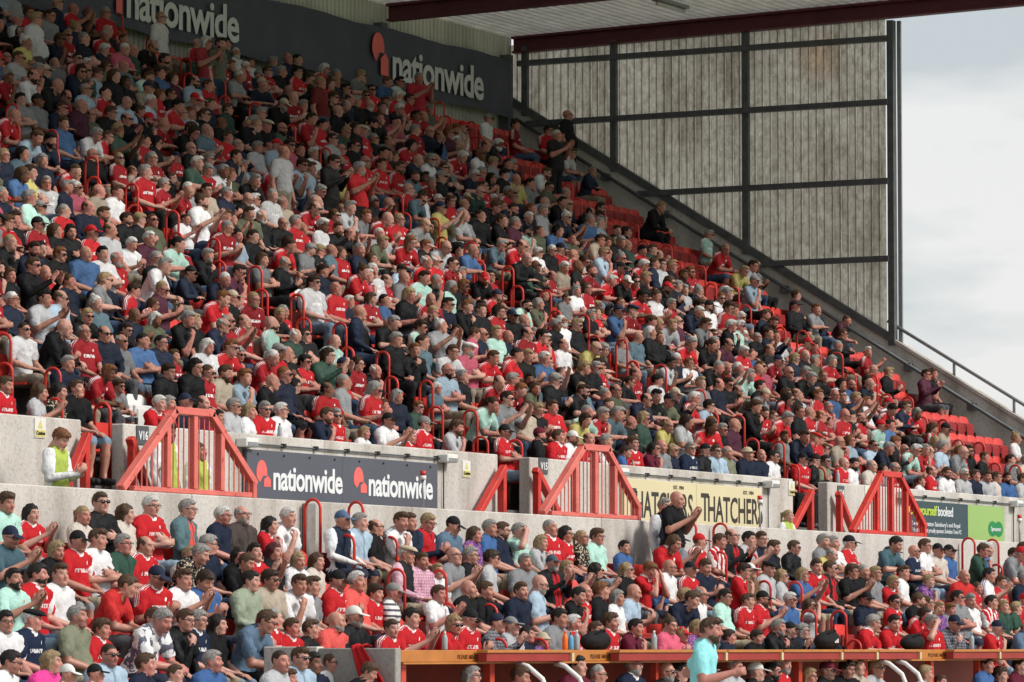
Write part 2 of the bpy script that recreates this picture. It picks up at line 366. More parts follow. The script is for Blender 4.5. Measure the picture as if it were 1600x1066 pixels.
YB = Y1-.07
def board(name, px0, px1, label, m, zt=None, zb=None, th=.05):
    a, b = XatY(px0, YB), XatY(px1, YB)
    o = tag(empty(name, ((a+b)/2, YB, 3.7)), label, 'board')
    MB().box(a, b, YB, YB+th, zb, zt).build('panel', m, o, bevel=.006)
    return o, a, b
BZ0, BZ1 = 3.18, 3.98
o, a, b = board('advertising_board', 386, 684, 'dark slate advertising board with white lettering and coral emblems, beside gate V16', M_BOARD, BZ1, BZ0)
c_ = XatY(536, YB); MB().box(c_-.006, c_+.006, YB-.003, YB-.0005, BZ0+.01, BZ1-.01).build('seam', M_STEEL, o)
for (pa, pb, la, lb) in ((427, 535, 401, 423), (576, 676, 553, 573)):
    put_text('nationwide', XatY(pa, YB), XatY(pb, YB), 3.517, .42, YB, M_LETW, o, .022, .94)
    nw_logo(XatY(la, YB), XatY(lb, YB)-XatY(la, YB), 3.70, .32, YB, o)
for x in np.arange(a+.25, b, .62):
    for z in (BZ0+.06, BZ1-.05): MB().tube([(x, YB-.012, z), (x, YB+.001, z)], .014, 6).build('bolt', M_BLACK, o)
M_YEL = mat('cream_yellow_board', srgb(212, 200, 163), .45, .03, 1); M_DK = mat('dark_brown_print', (.035, .03, .025), .5, .03, 2)
o, a, b = board('advertising_board', 975, 1190, 'cream yellow advertising board with tall dark capital lettering beside gate V15', M_YEL, BZ1, BZ0)
for (pa, pm, pb) in ((979, 993, 1082), (1095, 1106, 1191)):
    put_text('T', XatY(pa, YB), XatY(pm+1, YB), 3.452, .57, YB, M_DK, o, .012); put_text('HATCHERS', XatY(pm, YB), XatY(pb, YB), 3.445, .53, YB, M_DK, o, .012, .98)
    put_text('EST. 1904', XatY(pb-30, YB), XatY(pb-14, YB), 3.875, .075, YB, M_DK, o, .01)
c_ = XatY(1088, YB); MB().box(c_-.004, c_+.004, YB-.003, YB-.0005, BZ0+.01, BZ1-.01).build('seam', M_CREAM, o)
M_NAVYB = mat('dark_teal_board', srgb(52, 70, 78), .45, .03, 1); M_LIME = mat('lime_board', srgb(148, 180, 104), .45, .03, 1); M_GRN = mat('green_print', srgb(25, 130, 70), .5, .03, 1)
M_LIMEL = mat('lime_print', srgb(190, 215, 70), .5, .03, 1)
o, a, b = board('advertising_board', 1418, 1568, 'dark teal and lime green advertising board beside gate V14', M_NAVYB, BZ1, BZ0)
c_ = XatY(1511, YB); MB().box(c_, b-.002, YB-.006, YB-.001, BZ0+.003, BZ1-.003).build('lime_panel', M_LIME, o)
put_text('Get', XatY(1419, YB), XatY(1434, YB), 3.757, .225, YB, M_LIMEL, o, .014, .95); put_text('yourself', XatY(1436, YB), XatY(1463, YB), 3.757, .225, YB, M_LIMEL, o, .014, .95)
put_text('booked', XatY(1464.5, YB), XatY(1488, YB), 3.757, .225, YB, M_LETW, o, .014, .95)
put_text("Swindon, Stratton Sainsbury's and Royal", XatY(1424, YB), XatY(1499, YB), 3.58, .10, YB, M_LETW, o, .006); put_text('Wootton Bassett proudly sponsors Swindon Town FC', XatY(1424, YB), XatY(1501, YB), 3.475, .10, YB, M_LETW, o, .006)
for dx in (-.14, .14):
    cx = XatY(1554, YB)+dx; el = [(cx+.2*math.cos(q), 3.60+.13*math.sin(q)) for q in np.linspace(0, 2*math.pi, 20, endpoint=False)]
    MB().prism(el, 'y', YB-.010-(dx > 0)*.001, YB-.0065).build('logo_oval', M_GRN, o)
put_text('Specsavers', XatY(1546.5, YB), XatY(1562, YB), 3.567, .10, YB-.011, M_LETW, o, .012)
# cable runs with studs above the boards, end lamps
for pa, pb, g_ in ((382, 690, 'V16'), (966, 1197, 'V15'), (1410, 1580, 'V14')):
    a, b = XatY(pa, Y1), XatY(pb, Y1); cb = tag(empty('cable_conduit', (a, Y1, 4)), 'thin dark conduit with clips running above the board beside gate '+g_, 'conduit')
    MB().tube([(a, Y1-.03, 4.05), (b, Y1-.03, 4.05), (b, Y1-.03, 3.1)], .011, 6).build('pipe', M_STEEL, cb)
    for x in np.arange(a+.1, b, .78): MB().box(x-.025, x+.025, Y1-.055, Y1-.001, 4.03, 4.08).build('clip', M_BLACK, cb)
    for px, end in ((pa-6, 'near'), (pb, 'far')):
        x = XatY(px, Y1); fl = tag(empty('wall_lamp', (x, Y1, 4.05)), 'small white box lamp on the wall, %s of the conduit by gate %s' % ('gate end' if end == 'near' else 'far end', g_), 'lamp')
        MB().box(x-.12, x+.16, Y1-.16, Y1-.001, 4.0, 4.11).build('housing', M_WHITE, fl, bevel=.012); MB().box(x-.1, x+.14, Y1-.165, Y1-.161, 4.015, 4.06).build('lens', M_GALV, fl)
for px, g_ in ((661, 'dark slate'), (1187, 'cream yellow'), (1592, 'teal and lime')):
    x = XatY(px, Y0+.1); bc = tag(empty('beacon', (x, Y0+.1, LEDGE)), 'red topped beacon on a slim grey pole before the %s board' % g_, 'beacon')
    MB().tube([(x, Y0+.1, LEDGE-.01), (x, Y0+.1, 3.66)], .017, 8).build('pole', M_GALV, bc, True)
    MB().tube([(x, Y0+.1, 3.66), (x, Y0+.1, 3.71)], .04, 10).build('collar', M_WHITE, bc, True); MB().tube([(x, Y0+.1, 3.71), (x, Y0+.1, 3.77)], .036, 10).build('lens', M_RED, bc, True)
# small signs
M_SIGN = mat('sign_white', (.7, .7, .66), .4, .03, 3); M_SIGNY = mat('sign_yellow', (.62, .55, .2), .4, .05, 3); M_VS = mat('sign_slate', srgb(78, 82, 86), .5, .05, 3)
for px, py, g_ in ((64, 669, 'V16'), (730, 733, 'V15'), (1238, 763, 'V14'), (1357, 770, '')):
    c = onY(px, py, Y1-.02); s_ = tag(empty('caution_sign', tuple(c)), 'small white and yellow caution sign on the wall before stair '+g_ if g_ else 'small white caution sign on the wall behind the red V14 gate', 'sign')
    x, z = c[0], c[2]; MB().box(x-.11, x+.11, Y1-.012, Y1-.001, z-.11, z+.11).build('plate', M_SIGN, s_); MB().box(x-.1, x+.1, Y1-.016, Y1-.0125, z-.10, z-.02).build('yellow_strip', M_SIGNY, s_)
    MB().prism([(x-.05, z), (x+.05, z), (x, z+.09)], 'y', Y1-.016, Y1-.0125).build('triangle', M_SIGNY, s_); put_text('Caution', x-.085, x+.085, z-.075, .06, Y1-.017, M_DK, s_, .01)
for px, py, s__ in ((224, 679, 'V16'), (850, 727, 'V15'), (1315, 769, 'V14')):
    c = onY(px, py, Y1-.02); x, z = c[0], c[2]; s_ = tag(empty('stair_sign', tuple(c)), 'slate grey stair number sign reading %s on the concrete wall' % s__, 'sign')
    MB().box(x-.13, x+.13, Y1-.015, Y1-.001, z-.12, z+.10).build('plate', M_VS, s_, bevel=.003); put_text(s__, x-.1, x+.1, z-.06, .14, Y1-.017, M_LETW, s_, .02)
# back banner
YK = 40.93
def XatK(x): return XatY(x, YK)
bn = tag(empty('banner', (70, YK, 12.9)), 'long slate grey banner with white lettering along the back wall of the stand', 'banner')
xa, xb = XE-27.0, onY(797, 130, YK)[0]; zt_, zb_ = onY(797, 94, YK)[2], onY(797, 183, YK)[2]
v = []; f = []; nx = 220; nzz = 6
for i in range(nx+1):
    for j in range(nzz+1):
        x = xa+(xb-xa)*i/nx; z = zb_+(zt_-zb_)*j/nzz
        v.append((x, YK+.02*math.sin(x*2.7+z)*math.sin(x*.9)+.012*math.sin(x*7.1-2*z), z+(.02*math.sin(x*1.9) if j in (0, nzz) else 0)))
for i in range(nx):
    for j in range(nzz): q = i*(nzz+1)+j; f.append((q, q+nzz+1, q+nzz+2, q+1))
me = bpy.data.meshes.new('cloth'); me.from_pydata(v, [], f); me.polygons.foreach_set('use_smooth', [True]*len(f)); me.materials.append(M_BANNER); link('cloth', me, bn)
M_LETB = mat('banner_print', (.62, .63, .64), .55, .05, 3)
for pa, pb, la, lb, pz, in ((609, 752, 577, 602, (640, 125)), (190, 367, 163, 183, (250, 25))):
    A_, B_ = XatK(pa), XatK(pb); zb = 12.47
    put_text('nationwide', A_, B_, zb, .90, YK-.05, M_LETB, bn, .022, .94); nw_logo(XatK(la), XatK(lb)-XatK(la), zb+.42, .80, YK-.05, bn)

# ------------------------------------------------------------------ gates and stair rails
def gate(pxs, mat_, label):
    """pxs: pixel x of foot-left, top-left, top-right, right; stands on the ledge"""
    x0, x1, x2, x3 = [XatY(p, Y0+.05) for p in pxs]; z0 = LEDGE+.06; zt = LEDGE+.93; Yg = Y0+.06; zr = LEDGE+.16
    g = tag(empty('guard_gate', (x0, Yg, LEDGE)), label, 'railing')
    W_, D_ = .085, .10
    fr = MB(); fr.obox((x0, Yg, LEDGE+.03), (x1, Yg, zt), D_, W_, (0, 1, 0)) if False else None
    for nm, p, q in (('sloping_rail', (x0, LEDGE+.02), (x1+.02, zt-.01)), ('top_rail', (x1-.03, zt-.004), (x2+.03, zt-.004)), ('sloping_rail', (x2-.02, zt-.01), (x3, zr))):
        MB().obox((p[0], Yg, p[1]), (q[0], Yg, q[1]), D_, W_).build(nm, mat_, g, bevel=.006)
    MB().box(x3-.08, x3-.002, Yg-.048, Yg+.048, LEDGE, zr+.06).build('end_post', mat_, g, bevel=.006)
    MB().box(x0+.22, x3-.082, Yg-.035, Yg+.035, LEDGE+.004, LEDGE+.06).build('bottom_rail', mat_, g, bevel=.006)
    def top(x): return zt if x1 <= x <= x2 else (LEDGE+.02+(x-x0)/(x1-x0)*(zt-LEDGE-.02) if x < x1 else zt-(x-x2)/(x3-x2)*(zt-zr))
    for t_ in (.33, .53, .735):
        x = x0+(x3-x0)*t_; MB().box(x-.04, x+.04, Yg-.044, Yg+.044, LEDGE+.061, top(x)-.055).build('upright', mat_, g, bevel=.005)
    n = 25
    for i in range(2, n):
        x = x0+.1+(x3-x0-.1)*i/n
        if min(abs(x-(x0+(x3-x0)*t_)) for t_ in (.33, .53, .735)) < .055: continue
        if top(x)-.06 < z0+.04: continue
        MB().tube([(x, Yg, z0-.005), (x, Yg, top(x)-.05)], .009, 5).build('baluster', mat_, g)
gate((190, 272, 330, 398), M_PINK, 'faded pink trapezoid guard gate on the ledge in front of V16')
gate((848, 910, 949, 998), M_PINK, 'faded pink trapezoid guard gate on the ledge in front of V15')
gate((1331, 1376, 1406, 1444), M_RED, 'bright red trapezoid guard gate on the ledge in front of V14')
for i, (pp, pq, vs) in enumerate((((133, 207), (95, 237), 'V16'), ((785, 839), (740, 882), 'V15'), ((1266, 1311), (1230, 1338), 'V14'))):
    for side in (0, 1):
        xp = XatY(pp[side], Y1-.12); xq = XatY(pq[side], Y1-.12); zt = WTOP-.2
        g = tag(empty('stair_handrail', (xp, Y1-.12, 2.4)), 'red box section stair handrail with post %s the %s stair opening' % (('before', 'after')[side], vs), 'handrail')
        MB().box(xp-.045, xp+.045, Y1-.165, Y1-.075, 2.38, zt-.03).build('post', M_RED, g, bevel=.006)
        MB().obox((xp+(.05 if not side else -.05), Y1-.12, zt+.03), (xq, Y1-.12, zt-.72), .10, .085).build('rail', M_RED, g, bevel=.006)

# ------------------------------------------------------------------ hoops along the aisles
def hoop_mesh(h, wd):
    pts = [(0, -wd/2, 0), (0, -wd/2, h-wd/2)]+[(0, -wd/2*math.cos(a), h-wd/2+wd/2*math.sin(a)) for a in np.linspace(0, math.pi, 9)[1:-1]]+[(0, wd/2, h-wd/2), (0, wd/2, 0)]
    me = MB().tube(pts, .0185, 8).mesh('hoop', M_RED, True); return me
HM = hoop_mesh(.98, .21)
def solve(x, y, lower):
    r = ray(x, y); best = None
    for Y in np.arange(22, 42, .02):
        p = CAMP+r*(Y/r[1]); zz = (L_F0-L_RISE*((25.5-Y)/L_TR) if lower else U_F0+U_RISE*((Y-(Y1+.5))/U_TR))+.98
        if best is None or abs(p[2]-zz) < best[0]: best = (abs(p[2]-zz), p)
    return best[1]
UA = [solve(758, 659, 0)[0], solve(1381, 600, 0)[0]]; LA = [solve(528, 836, 1)[0], solve(1112, 863, 1)[0], solve(1547, 884, 1)[0]]
print('aisles', UA, LA)
SPU = (UA[1]-UA[0])/2 if UA[1]-UA[0] > 14 else UA[1]-UA[0]
U_AIS = [UA[0]+SPU*i for i in range(-2, 4)]; U_AIS = [x for x in U_AIS if x < XE-1.5]
L_AIS = [(x, x+1.02) for x in LA]
U_AIS = [(x-1.0, x) for x in U_AIS]
def put_hoop(X, Y, z, label, grp, tint=None):
    o = bpy.data.objects.new('barrier_hoop', HM); COL.objects.link(o); o.location = (X, Y, z); o.rotation_euler = (0, 0, rng.uniform(-.12, .12)); tag(o, label, 'barrier', grp)
ORDN = 'first second third fourth fifth sixth seventh eighth ninth tenth eleventh twelfth thirteenth fourteenth fifteenth sixteenth seventeenth eighteenth nineteenth twentieth'.split()
def stair_name(X):
    n_ = min(((abs(X-(o[0]+o[1])/2), i) for i, o in enumerate(OPEN)))[1]
    return 'above '+('V16', 'V15', 'V14')[n_] if n_ < 3 else 'nearest the end parapet'
for a, b in U_AIS:
    for k in range(U_N):
        for X in (a, b):
            px, py = proj((X, u_head_y(k)-.1, u_floor(k)+.9))
            if -30 < px < 1630 and X < XE-1: put_hoop(X, u_head_y(k)-.12, u_floor(k), 'red barrier hoop, %s up the %s side of the stairway %s' % (ORDN[k], 'parapet' if X == b else 'far', stair_name(X)), 'upper tier barrier hoops')
for a, b in L_AIS:
    for X in (a, b): put_hoop(X, Y0-.16, 2.34, 'red barrier hoop against the wall, %s side of the lower stairway near %s' % ('parapet' if X == b else 'far', ('the slate board', 'the yellow board', 'the lime board')[[q[0] for q in L_AIS].index(a)]), 'lower tier barrier hoops')
    for r in range(4 if a > 39 else 5):
        for X in (a, b):
            put_hoop(X, l_head_y(r)-.1, l_floor(r), 'red barrier hoop, %s down the %s side of the lower stairway near %s' % (ORDN[r], 'parapet' if X == b else 'far', ('the slate board', 'the yellow board', 'the lime board')[[q[0] for q in L_AIS].index(a)]), 'lower tier barrier hoops')
#PEOPLE
# ------------------------------------------------------------------ people: implicit-surface bodies
def V(*a): return np.array(a, float)
def unit(a): a = np.asarray(a, float); return a/np.linalg.norm(a)
def rotx(a): c, s = math.cos(a), math.sin(a); return np.array([[1, 0, 0], [0, c, -s], [0, s, c]])
def rotz(a): c, s = math.cos(a), math.sin(a); return np.array([[c, -s, 0], [s, c, 0], [0, 0, 1]])
HEAD, TORSO, FORE, HAND, THIGH, SHIN, SHOE = range(7)
class Field:
    def __init__(s, lo, hi, h, ng=7):
        s.h = h; s.lo = np.asarray(lo, float); s.n = np.ceil((np.asarray(hi)-s.lo)/h).astype(int)+1
        s.D = np.full(s.n, .12, np.float32); s.G = np.full((ng,)+tuple(s.n), .12, np.float32) if ng else None
        s.ax = [(s.lo[i]+h*np.arange(s.n[i])).astype(np.float32) for i in range(3)]
    def sub(s, lo, hi):
        i0 = np.clip(np.floor((lo-s.lo)/s.h).astype(int), 0, s.n); i1 = np.clip(np.ceil((hi-s.lo)/s.h).astype(int)+1, 0, s.n)
        sl_ = tuple(slice(a, b) for a, b in zip(i0, i1))
        return sl_, s.ax[0][sl_[0]][:, None, None], s.ax[1][sl_[1]][None, :, None], s.ax[2][sl_[2]][None, None, :]
    def put(s, sl_, d, g, k, subt=False):
        D = s.D[sl_]
        if subt:
            h = np.maximum(k-np.abs(D+d), 0)/k; s.D[sl_] = np.maximum(D, -d)+h*h*k*.25; return
        h = np.maximum(k-np.abs(D-d), 0)/k; s.D[sl_] = np.minimum(D, d)-h*h*k*.25
        if s.G is not None: s.G[g][sl_] = np.minimum(s.G[g][sl_], d)
    def cone(s, a, b, ra, rb, g=0, k=.02, subt=False):
        a, b = np.asarray(a, float), np.asarray(b, float); m = max(ra, rb)+k+.03
        sl_, X, Y, Z = s.sub(np.minimum(a, b)-m, np.maximum(a, b)+m); ab = b-a; L2 = max(ab@ab, 1e-9)
        t = np.clip(((X-a[0])*ab[0]+(Y-a[1])*ab[1]+(Z-a[2])*ab[2])/L2, 0, 1)
        d = np.sqrt((X-a[0]-t*ab[0])**2+(Y-a[1]-t*ab[1])**2+(Z-a[2]-t*ab[2])**2)-(ra+t*(rb-ra))
        s.put(sl_, d, g, k, subt)
    def ell(s, c, r, R=None, g=0, k=.02, subt=False):
        c, r = np.asarray(c, float), np.asarray(r, float); m = max(r)+k+.03
        sl_, X, Y, Z = s.sub(c-m, c+m); x, y, z = X-c[0], Y-c[1], Z-c[2]
        if R is not None: x, y, z = (R[0, 0]*x+R[1, 0]*y+R[2, 0]*z, R[0, 1]*x+R[1, 1]*y+R[2, 1]*z, R[0, 2]*x+R[1, 2]*y+R[2, 2]*z)
        k0 = np.sqrt((x/r[0])**2+(y/r[1])**2+(z/r[2])**2); k1 = np.sqrt((x/r[0]**2)**2+(y/r[1]**2)**2+(z/r[2]**2)**2)+1e-6
        s.put(sl_, k0*(k0-1)/k1, g, k, subt)
    def nets(s):
        D = s.D; S = D < 0; c = np.zeros(tuple(np.array(S.shape)-1), np.int8)
        for i in (0, 1):
            for j in (0, 1):
                for k in (0, 1): c += S[i:S.shape[0]-1+i, j:S.shape[1]-1+j, k:S.shape[2]-1+k]
        act = np.argwhere((c > 0) & (c < 8)); idx = np.full(c.shape, -1, np.int32); idx[tuple(act.T)] = np.arange(len(act))
        cor = np.array([(i, j, k) for i in (0, 1) for j in (0, 1) for k in (0, 1)])
        val = np.stack([D[tuple((act+o).T)] for o in cor], 1); acc = np.zeros((len(act), 3)); cnt = np.zeros(len(act))
        for p in range(8):
            for q in range(p+1, 8):
                if np.abs(cor[p]-cor[q]).sum() != 1: continue
                m = (val[:, p] < 0) != (val[:, q] < 0); t = val[m, p]/(val[m, p]-val[m, q])
                acc[m] += cor[p]+t[:, None]*(cor[q]-cor[p]); cnt[m] += 1
        v = s.lo+s.h*(act+acc/cnt[:, None]); quads = []
        for ax in range(3):
            u, w_ = [a for a in range(3) if a != ax]
            sa = [slice(None)]*3; sb = [slice(None)]*3; sa[ax] = slice(0, -1); sb[ax] = slice(1, None)
            e = np.argwhere(S[tuple(sa)] != S[tuple(sb)]); e = e[(e[:, u] > 0) & (e[:, w_] > 0) & (e[:, u] < c.shape[u]) & (e[:, w_] < c.shape[w_])]
            ins = S[tuple(e.T)]
            def cell(du, dw):
                q = e.copy(); q[:, u] -= du; q[:, w_] -= dw; return idx[tuple(q.T)]
            Q = np.stack([cell(0, 0), cell(1, 0), cell(1, 1), cell(0, 1)], 1); flip = ins if ax != 1 else ~ins
            Q[~flip] = Q[~flip][:, ::-1]; quads.append(Q)
        return v, np.concatenate(quads)
    def samp(s, p, F):
        i = np.clip(np.round((p-s.lo)/s.h).astype(int), 0, s.n-1); return F[..., i[:, 0], i[:, 1], i[:, 2]]
def np_mesh(name, v, f, smooth=True):
    me = bpy.data.meshes.new(name); n = f.shape[1]
    me.vertices.add(len(v)); me.vertices.foreach_set('co', np.ascontiguousarray(v, np.float32).ravel())
    me.loops.add(f.size); me.loops.foreach_set('vertex_index', np.ascontiguousarray(f, np.int32).ravel())
    me.polygons.add(len(f)); me.polygons.foreach_set('loop_start', np.arange(0, f.size, n, dtype=np.int32))
    me.update(calc_edges=True)
    if smooth: me.polygons.foreach_set('use_smooth', np.ones(len(f), bool))
    return me
def decimate(v, q, target, keep=None):
    me = np_mesh('tmp', v, q); o = bpy.data.objects.new('tmp', me); COL.objects.link(o)
    if keep is not None:
        vg = o.vertex_groups.new(name='k')
        for wgt in np.unique(keep): vg.add(np.nonzero(keep == wgt)[0].tolist(), float(wgt), 'REPLACE')
    md = o.modifiers.new('d', 'DECIMATE'); md.ratio = min(1, target/(len(q)*(q.shape[1]-2)))
    if keep is not None: md.vertex_group = 'k'; md.invert_vertex_group = True; md.vertex_group_factor = 1.0
    dg = bpy.context.evaluated_depsgraph_get(); m2 = bpy.data.meshes.new_from_object(o.evaluated_get(dg)); m2.calc_loop_triangles()
    vv = np.zeros(len(m2.vertices)*3, np.float32); m2.vertices.foreach_get('co', vv)
    tt = np.zeros(len(m2.loop_triangles)*3, np.int32); m2.loop_triangles.foreach_get('vertices', tt)
    bpy.data.objects.remove(o); bpy.data.meshes.remove(me); bpy.data.meshes.remove(m2)
    return vv.reshape(-1, 3).astype(float), tt.reshape(-1, 3)
_nd = nrg.normal(size=(10, 3)); _nd /= np.linalg.norm(_nd, axis=1)[:, None]; _np = nrg.uniform(0, 6.28, 10)
def wob(p, wl):
    s = np.zeros(len(p))
    for i in range(10): s += np.sin(p@_nd[i]*(6.28/wl)*(.7+.07*i)+_np[i])
    return s/4.5

def head_sdf(F, C, R, g=HEAD):
    Q = .925; P = lambda x, y, z: C+R@V(x*Q, y*Q, z*Q)
    class S_:
        def ell(s, c, r, *a): F.ell(c, tuple(k*Q for k in r), *a)
        def cone(s, a_, b_, ra, rb, *a): F.cone(a_, b_, ra*Q, rb*Q, *a)
    F_ = S_()
    F_.ell(P(0, .018, .032), (.076, .097, .092), R, g, .02)
    F_.ell(P(0, -.028, -.02), (.066, .066, .085), R, g, .03)
    F_.cone(P(0, -.05, -.06), P(0, -.058, -.088), .042, .03, g, .03)
    for sx in (-1, 1):
        F_.ell(P(.04*sx, -.058, -.022), (.028, .026, .026), R, g, .02)
        F_.cone(P(.055*sx, -.0, -.055), P(.025*sx, -.05, -.088), .022, .02, g, .03)
        F_.ell(P(.032*sx, -.102, .012), (.017, .018, .012), R, g, .012, True)
        F_.ell(P(.032*sx, -.077, .011), (.0135, .0135, .0125), R, g, .004)
        F_.ell(P(.078*sx, .018, -.002), (.011, .024, .034), R@rotx(-.2), g, .008)
    F_.ell(P(0, -.079, .036), (.056, .018, .011), R, g, .015)
    F_.cone(P(0, -.086, .018), P(0, -.112, -.024), .009, .013, g, .012)
    F_.ell(P(0, -.1, -.03), (.019, .012, .010), R, g, .008)
    F_.ell(P(0, -.089, -.052), (.025, .012, .0065), R, g, .006); F_.ell(P(0, -.087, -.064), (.021, .012, .007), R, g, .006)
    F_.ell(P(0, -.078, -.092), (.022, .016, .014), R, g, .015)
    F_.cone(P(0, .025, -.05), P(0, .055, -.165), .056, .062, g, .02)

def hand_sdf(F, W, d, n, side, curl=.5):
    d = unit(d); n = unit(np.asarray(n)-d*(np.asarray(n)@d)); l = np.cross(d, n)*side
    for o_ in (-.022, 0, .022): F.cone(W+l*o_*.7, W+d*.088+l*o_, .017, .016, HAND, .012)
    for o_, ln in ((-.031, .062), (-.0105, .075), (.0105, .08), (.031, .07)):
        b = W+d*.092+l*o_; c1 = curl; e1 = b+(d*math.cos(c1*.7)+n*math.sin(c1*.7))*ln*.5; e2 = e1+(d*math.cos(c1*1.8)+n*math.sin(c1*1.8))*ln*.5
        F.cone(b, e1, .0095, .009, HAND, .006); F.cone(e1, e2, .009, .0078, HAND, .004)
    b = W+d*.03+l*.03; e1 = b+unit(d*.65+l*.65+n*.35)*.042; F.cone(b, e1, .0135, .011, HAND, .01); F.cone(e1, e1+unit(d*.9+l*.2+n*.3)*.034, .011, .009, HAND, .004)

# pose: lean angle, (elbow, wrist, hand dir, palm normal, curl) for each side (x>0 first), head pitch, stand
def arm(e, w_, d, n, c=.5): return (V(*e), V(*w_), V(*d), V(*n), c)
def mir(a): f_ = V(-1, 1, 1); return (a[0]*f_, a[1]*f_, a[2]*f_, a[3]*f_, a[4])
_lap = arm((.25, .01, .76), (.13, -.25, .655), (-.25, -1, -.1), (0, -.05, -1), .35)
_lap2 = arm((.24, -.02, .77), (.05, -.24, .68), (-.7, -.7, -.05), (0, .2, -1), .6)
_clap = arm((.25, -.06, .79), (.05, -.30, .96), (-.12, -.55, .8), (-1, 0, 0), .15)
_clap2 = arm((.26, -.10, .82), (.10, -.33, 1.0), (-.25, -.45, .85), (-1, -.2, 0), .2)
_phone = arm((.22, .0, .77), (.06, -.26, .84), (-.25, -.6, .65), (-.5, .4, .5), .9)
_chin = arm((.15, -.21, .73), (.07, -.20, .98), (-.35, .22, .9), (-.3, .9, .2), 1.0)
_cross = arm((.255, -.02, .79), (-.02, -.19, .85), (-1, .02, .1), (0, 1, .1), .5)
_cross2 = arm((.255, -.03, .78), (.0, -.225, .80), (-1, .1, .2), (0, 1, 0), .5)
_brow = arm((.28, -.20, 1.0), (.13, -.18, 1.19), (-.7, .15, .45), (-.2, .9, -.2), .3)
_face = arm((.17, -.27, .90), (.075, -.19, 1.10), (-.15, .3, .92), (-.3, 1, .1), .3)
_point = arm((.27, -.25, .98), (.20, -.48, 1.10), (-.1, -1, .3), (0, 0, -1), .3)
_down = arm((.25, .05, .73), (.25, -.04, .49), (0, -.12, -1), (-1, 0, 0), .5)
_knee = arm((.21, -.30, .69), (.04, -.50, .66), (-.6, -.6, -.2), (-.6, .3, -.5), .8)
_ledge = arm((.26, -.22, .79), (.02, -.36, .80), (-1, -.15, 0), (0, .1, -1), .3)
_run1 = arm((.29, .22, .80), (.25, -.02, .78), (-.2, -1, .2), (-1, 0, 0), 1.2)
_run2 = arm((.27, -.02, .75), (.20, -.27, .85), (-.2, -1, .3), (-1, 0, 0), 1.2)
POSES = {  # name: (lean, arm+, arm-, head pitch, standing)
 'L': (.02, _lap, mir(_lap2), .0, 0), 'Q': (-.05, _lap2, mir(_lap), .03, 0), 'X': (-.04, _cross, mir(_cross2), .0, 0), 'C': (.04, _clap, mir(_clap), .0, 0), 'D': (.0, _clap2, mir(_clap2), -.05, 0),
 'H': (.20, _lap2, mir(_chin), .02, 0), 'F': (.52, _knee, mir(_knee), .1, 0), 'P': (.06, _phone, mir(_phone), .25, 0), 'O': (.24, _face, mir(_face), .28, 0),
 'T': (.0, _lap, mir(_brow), .0, 0), 'E': (.32, _ledge, mir(_ledge), .05, 0), 'S': (.0, _down, mir(_down), .0, 1), 'A': (.06, _clap, mir(_clap), .05, 1), 'N': (.08, _phone, mir(_phone), .45, 1), 'R': (.10, _run1, mir(_run2), .0, 1)}
BASE = {}
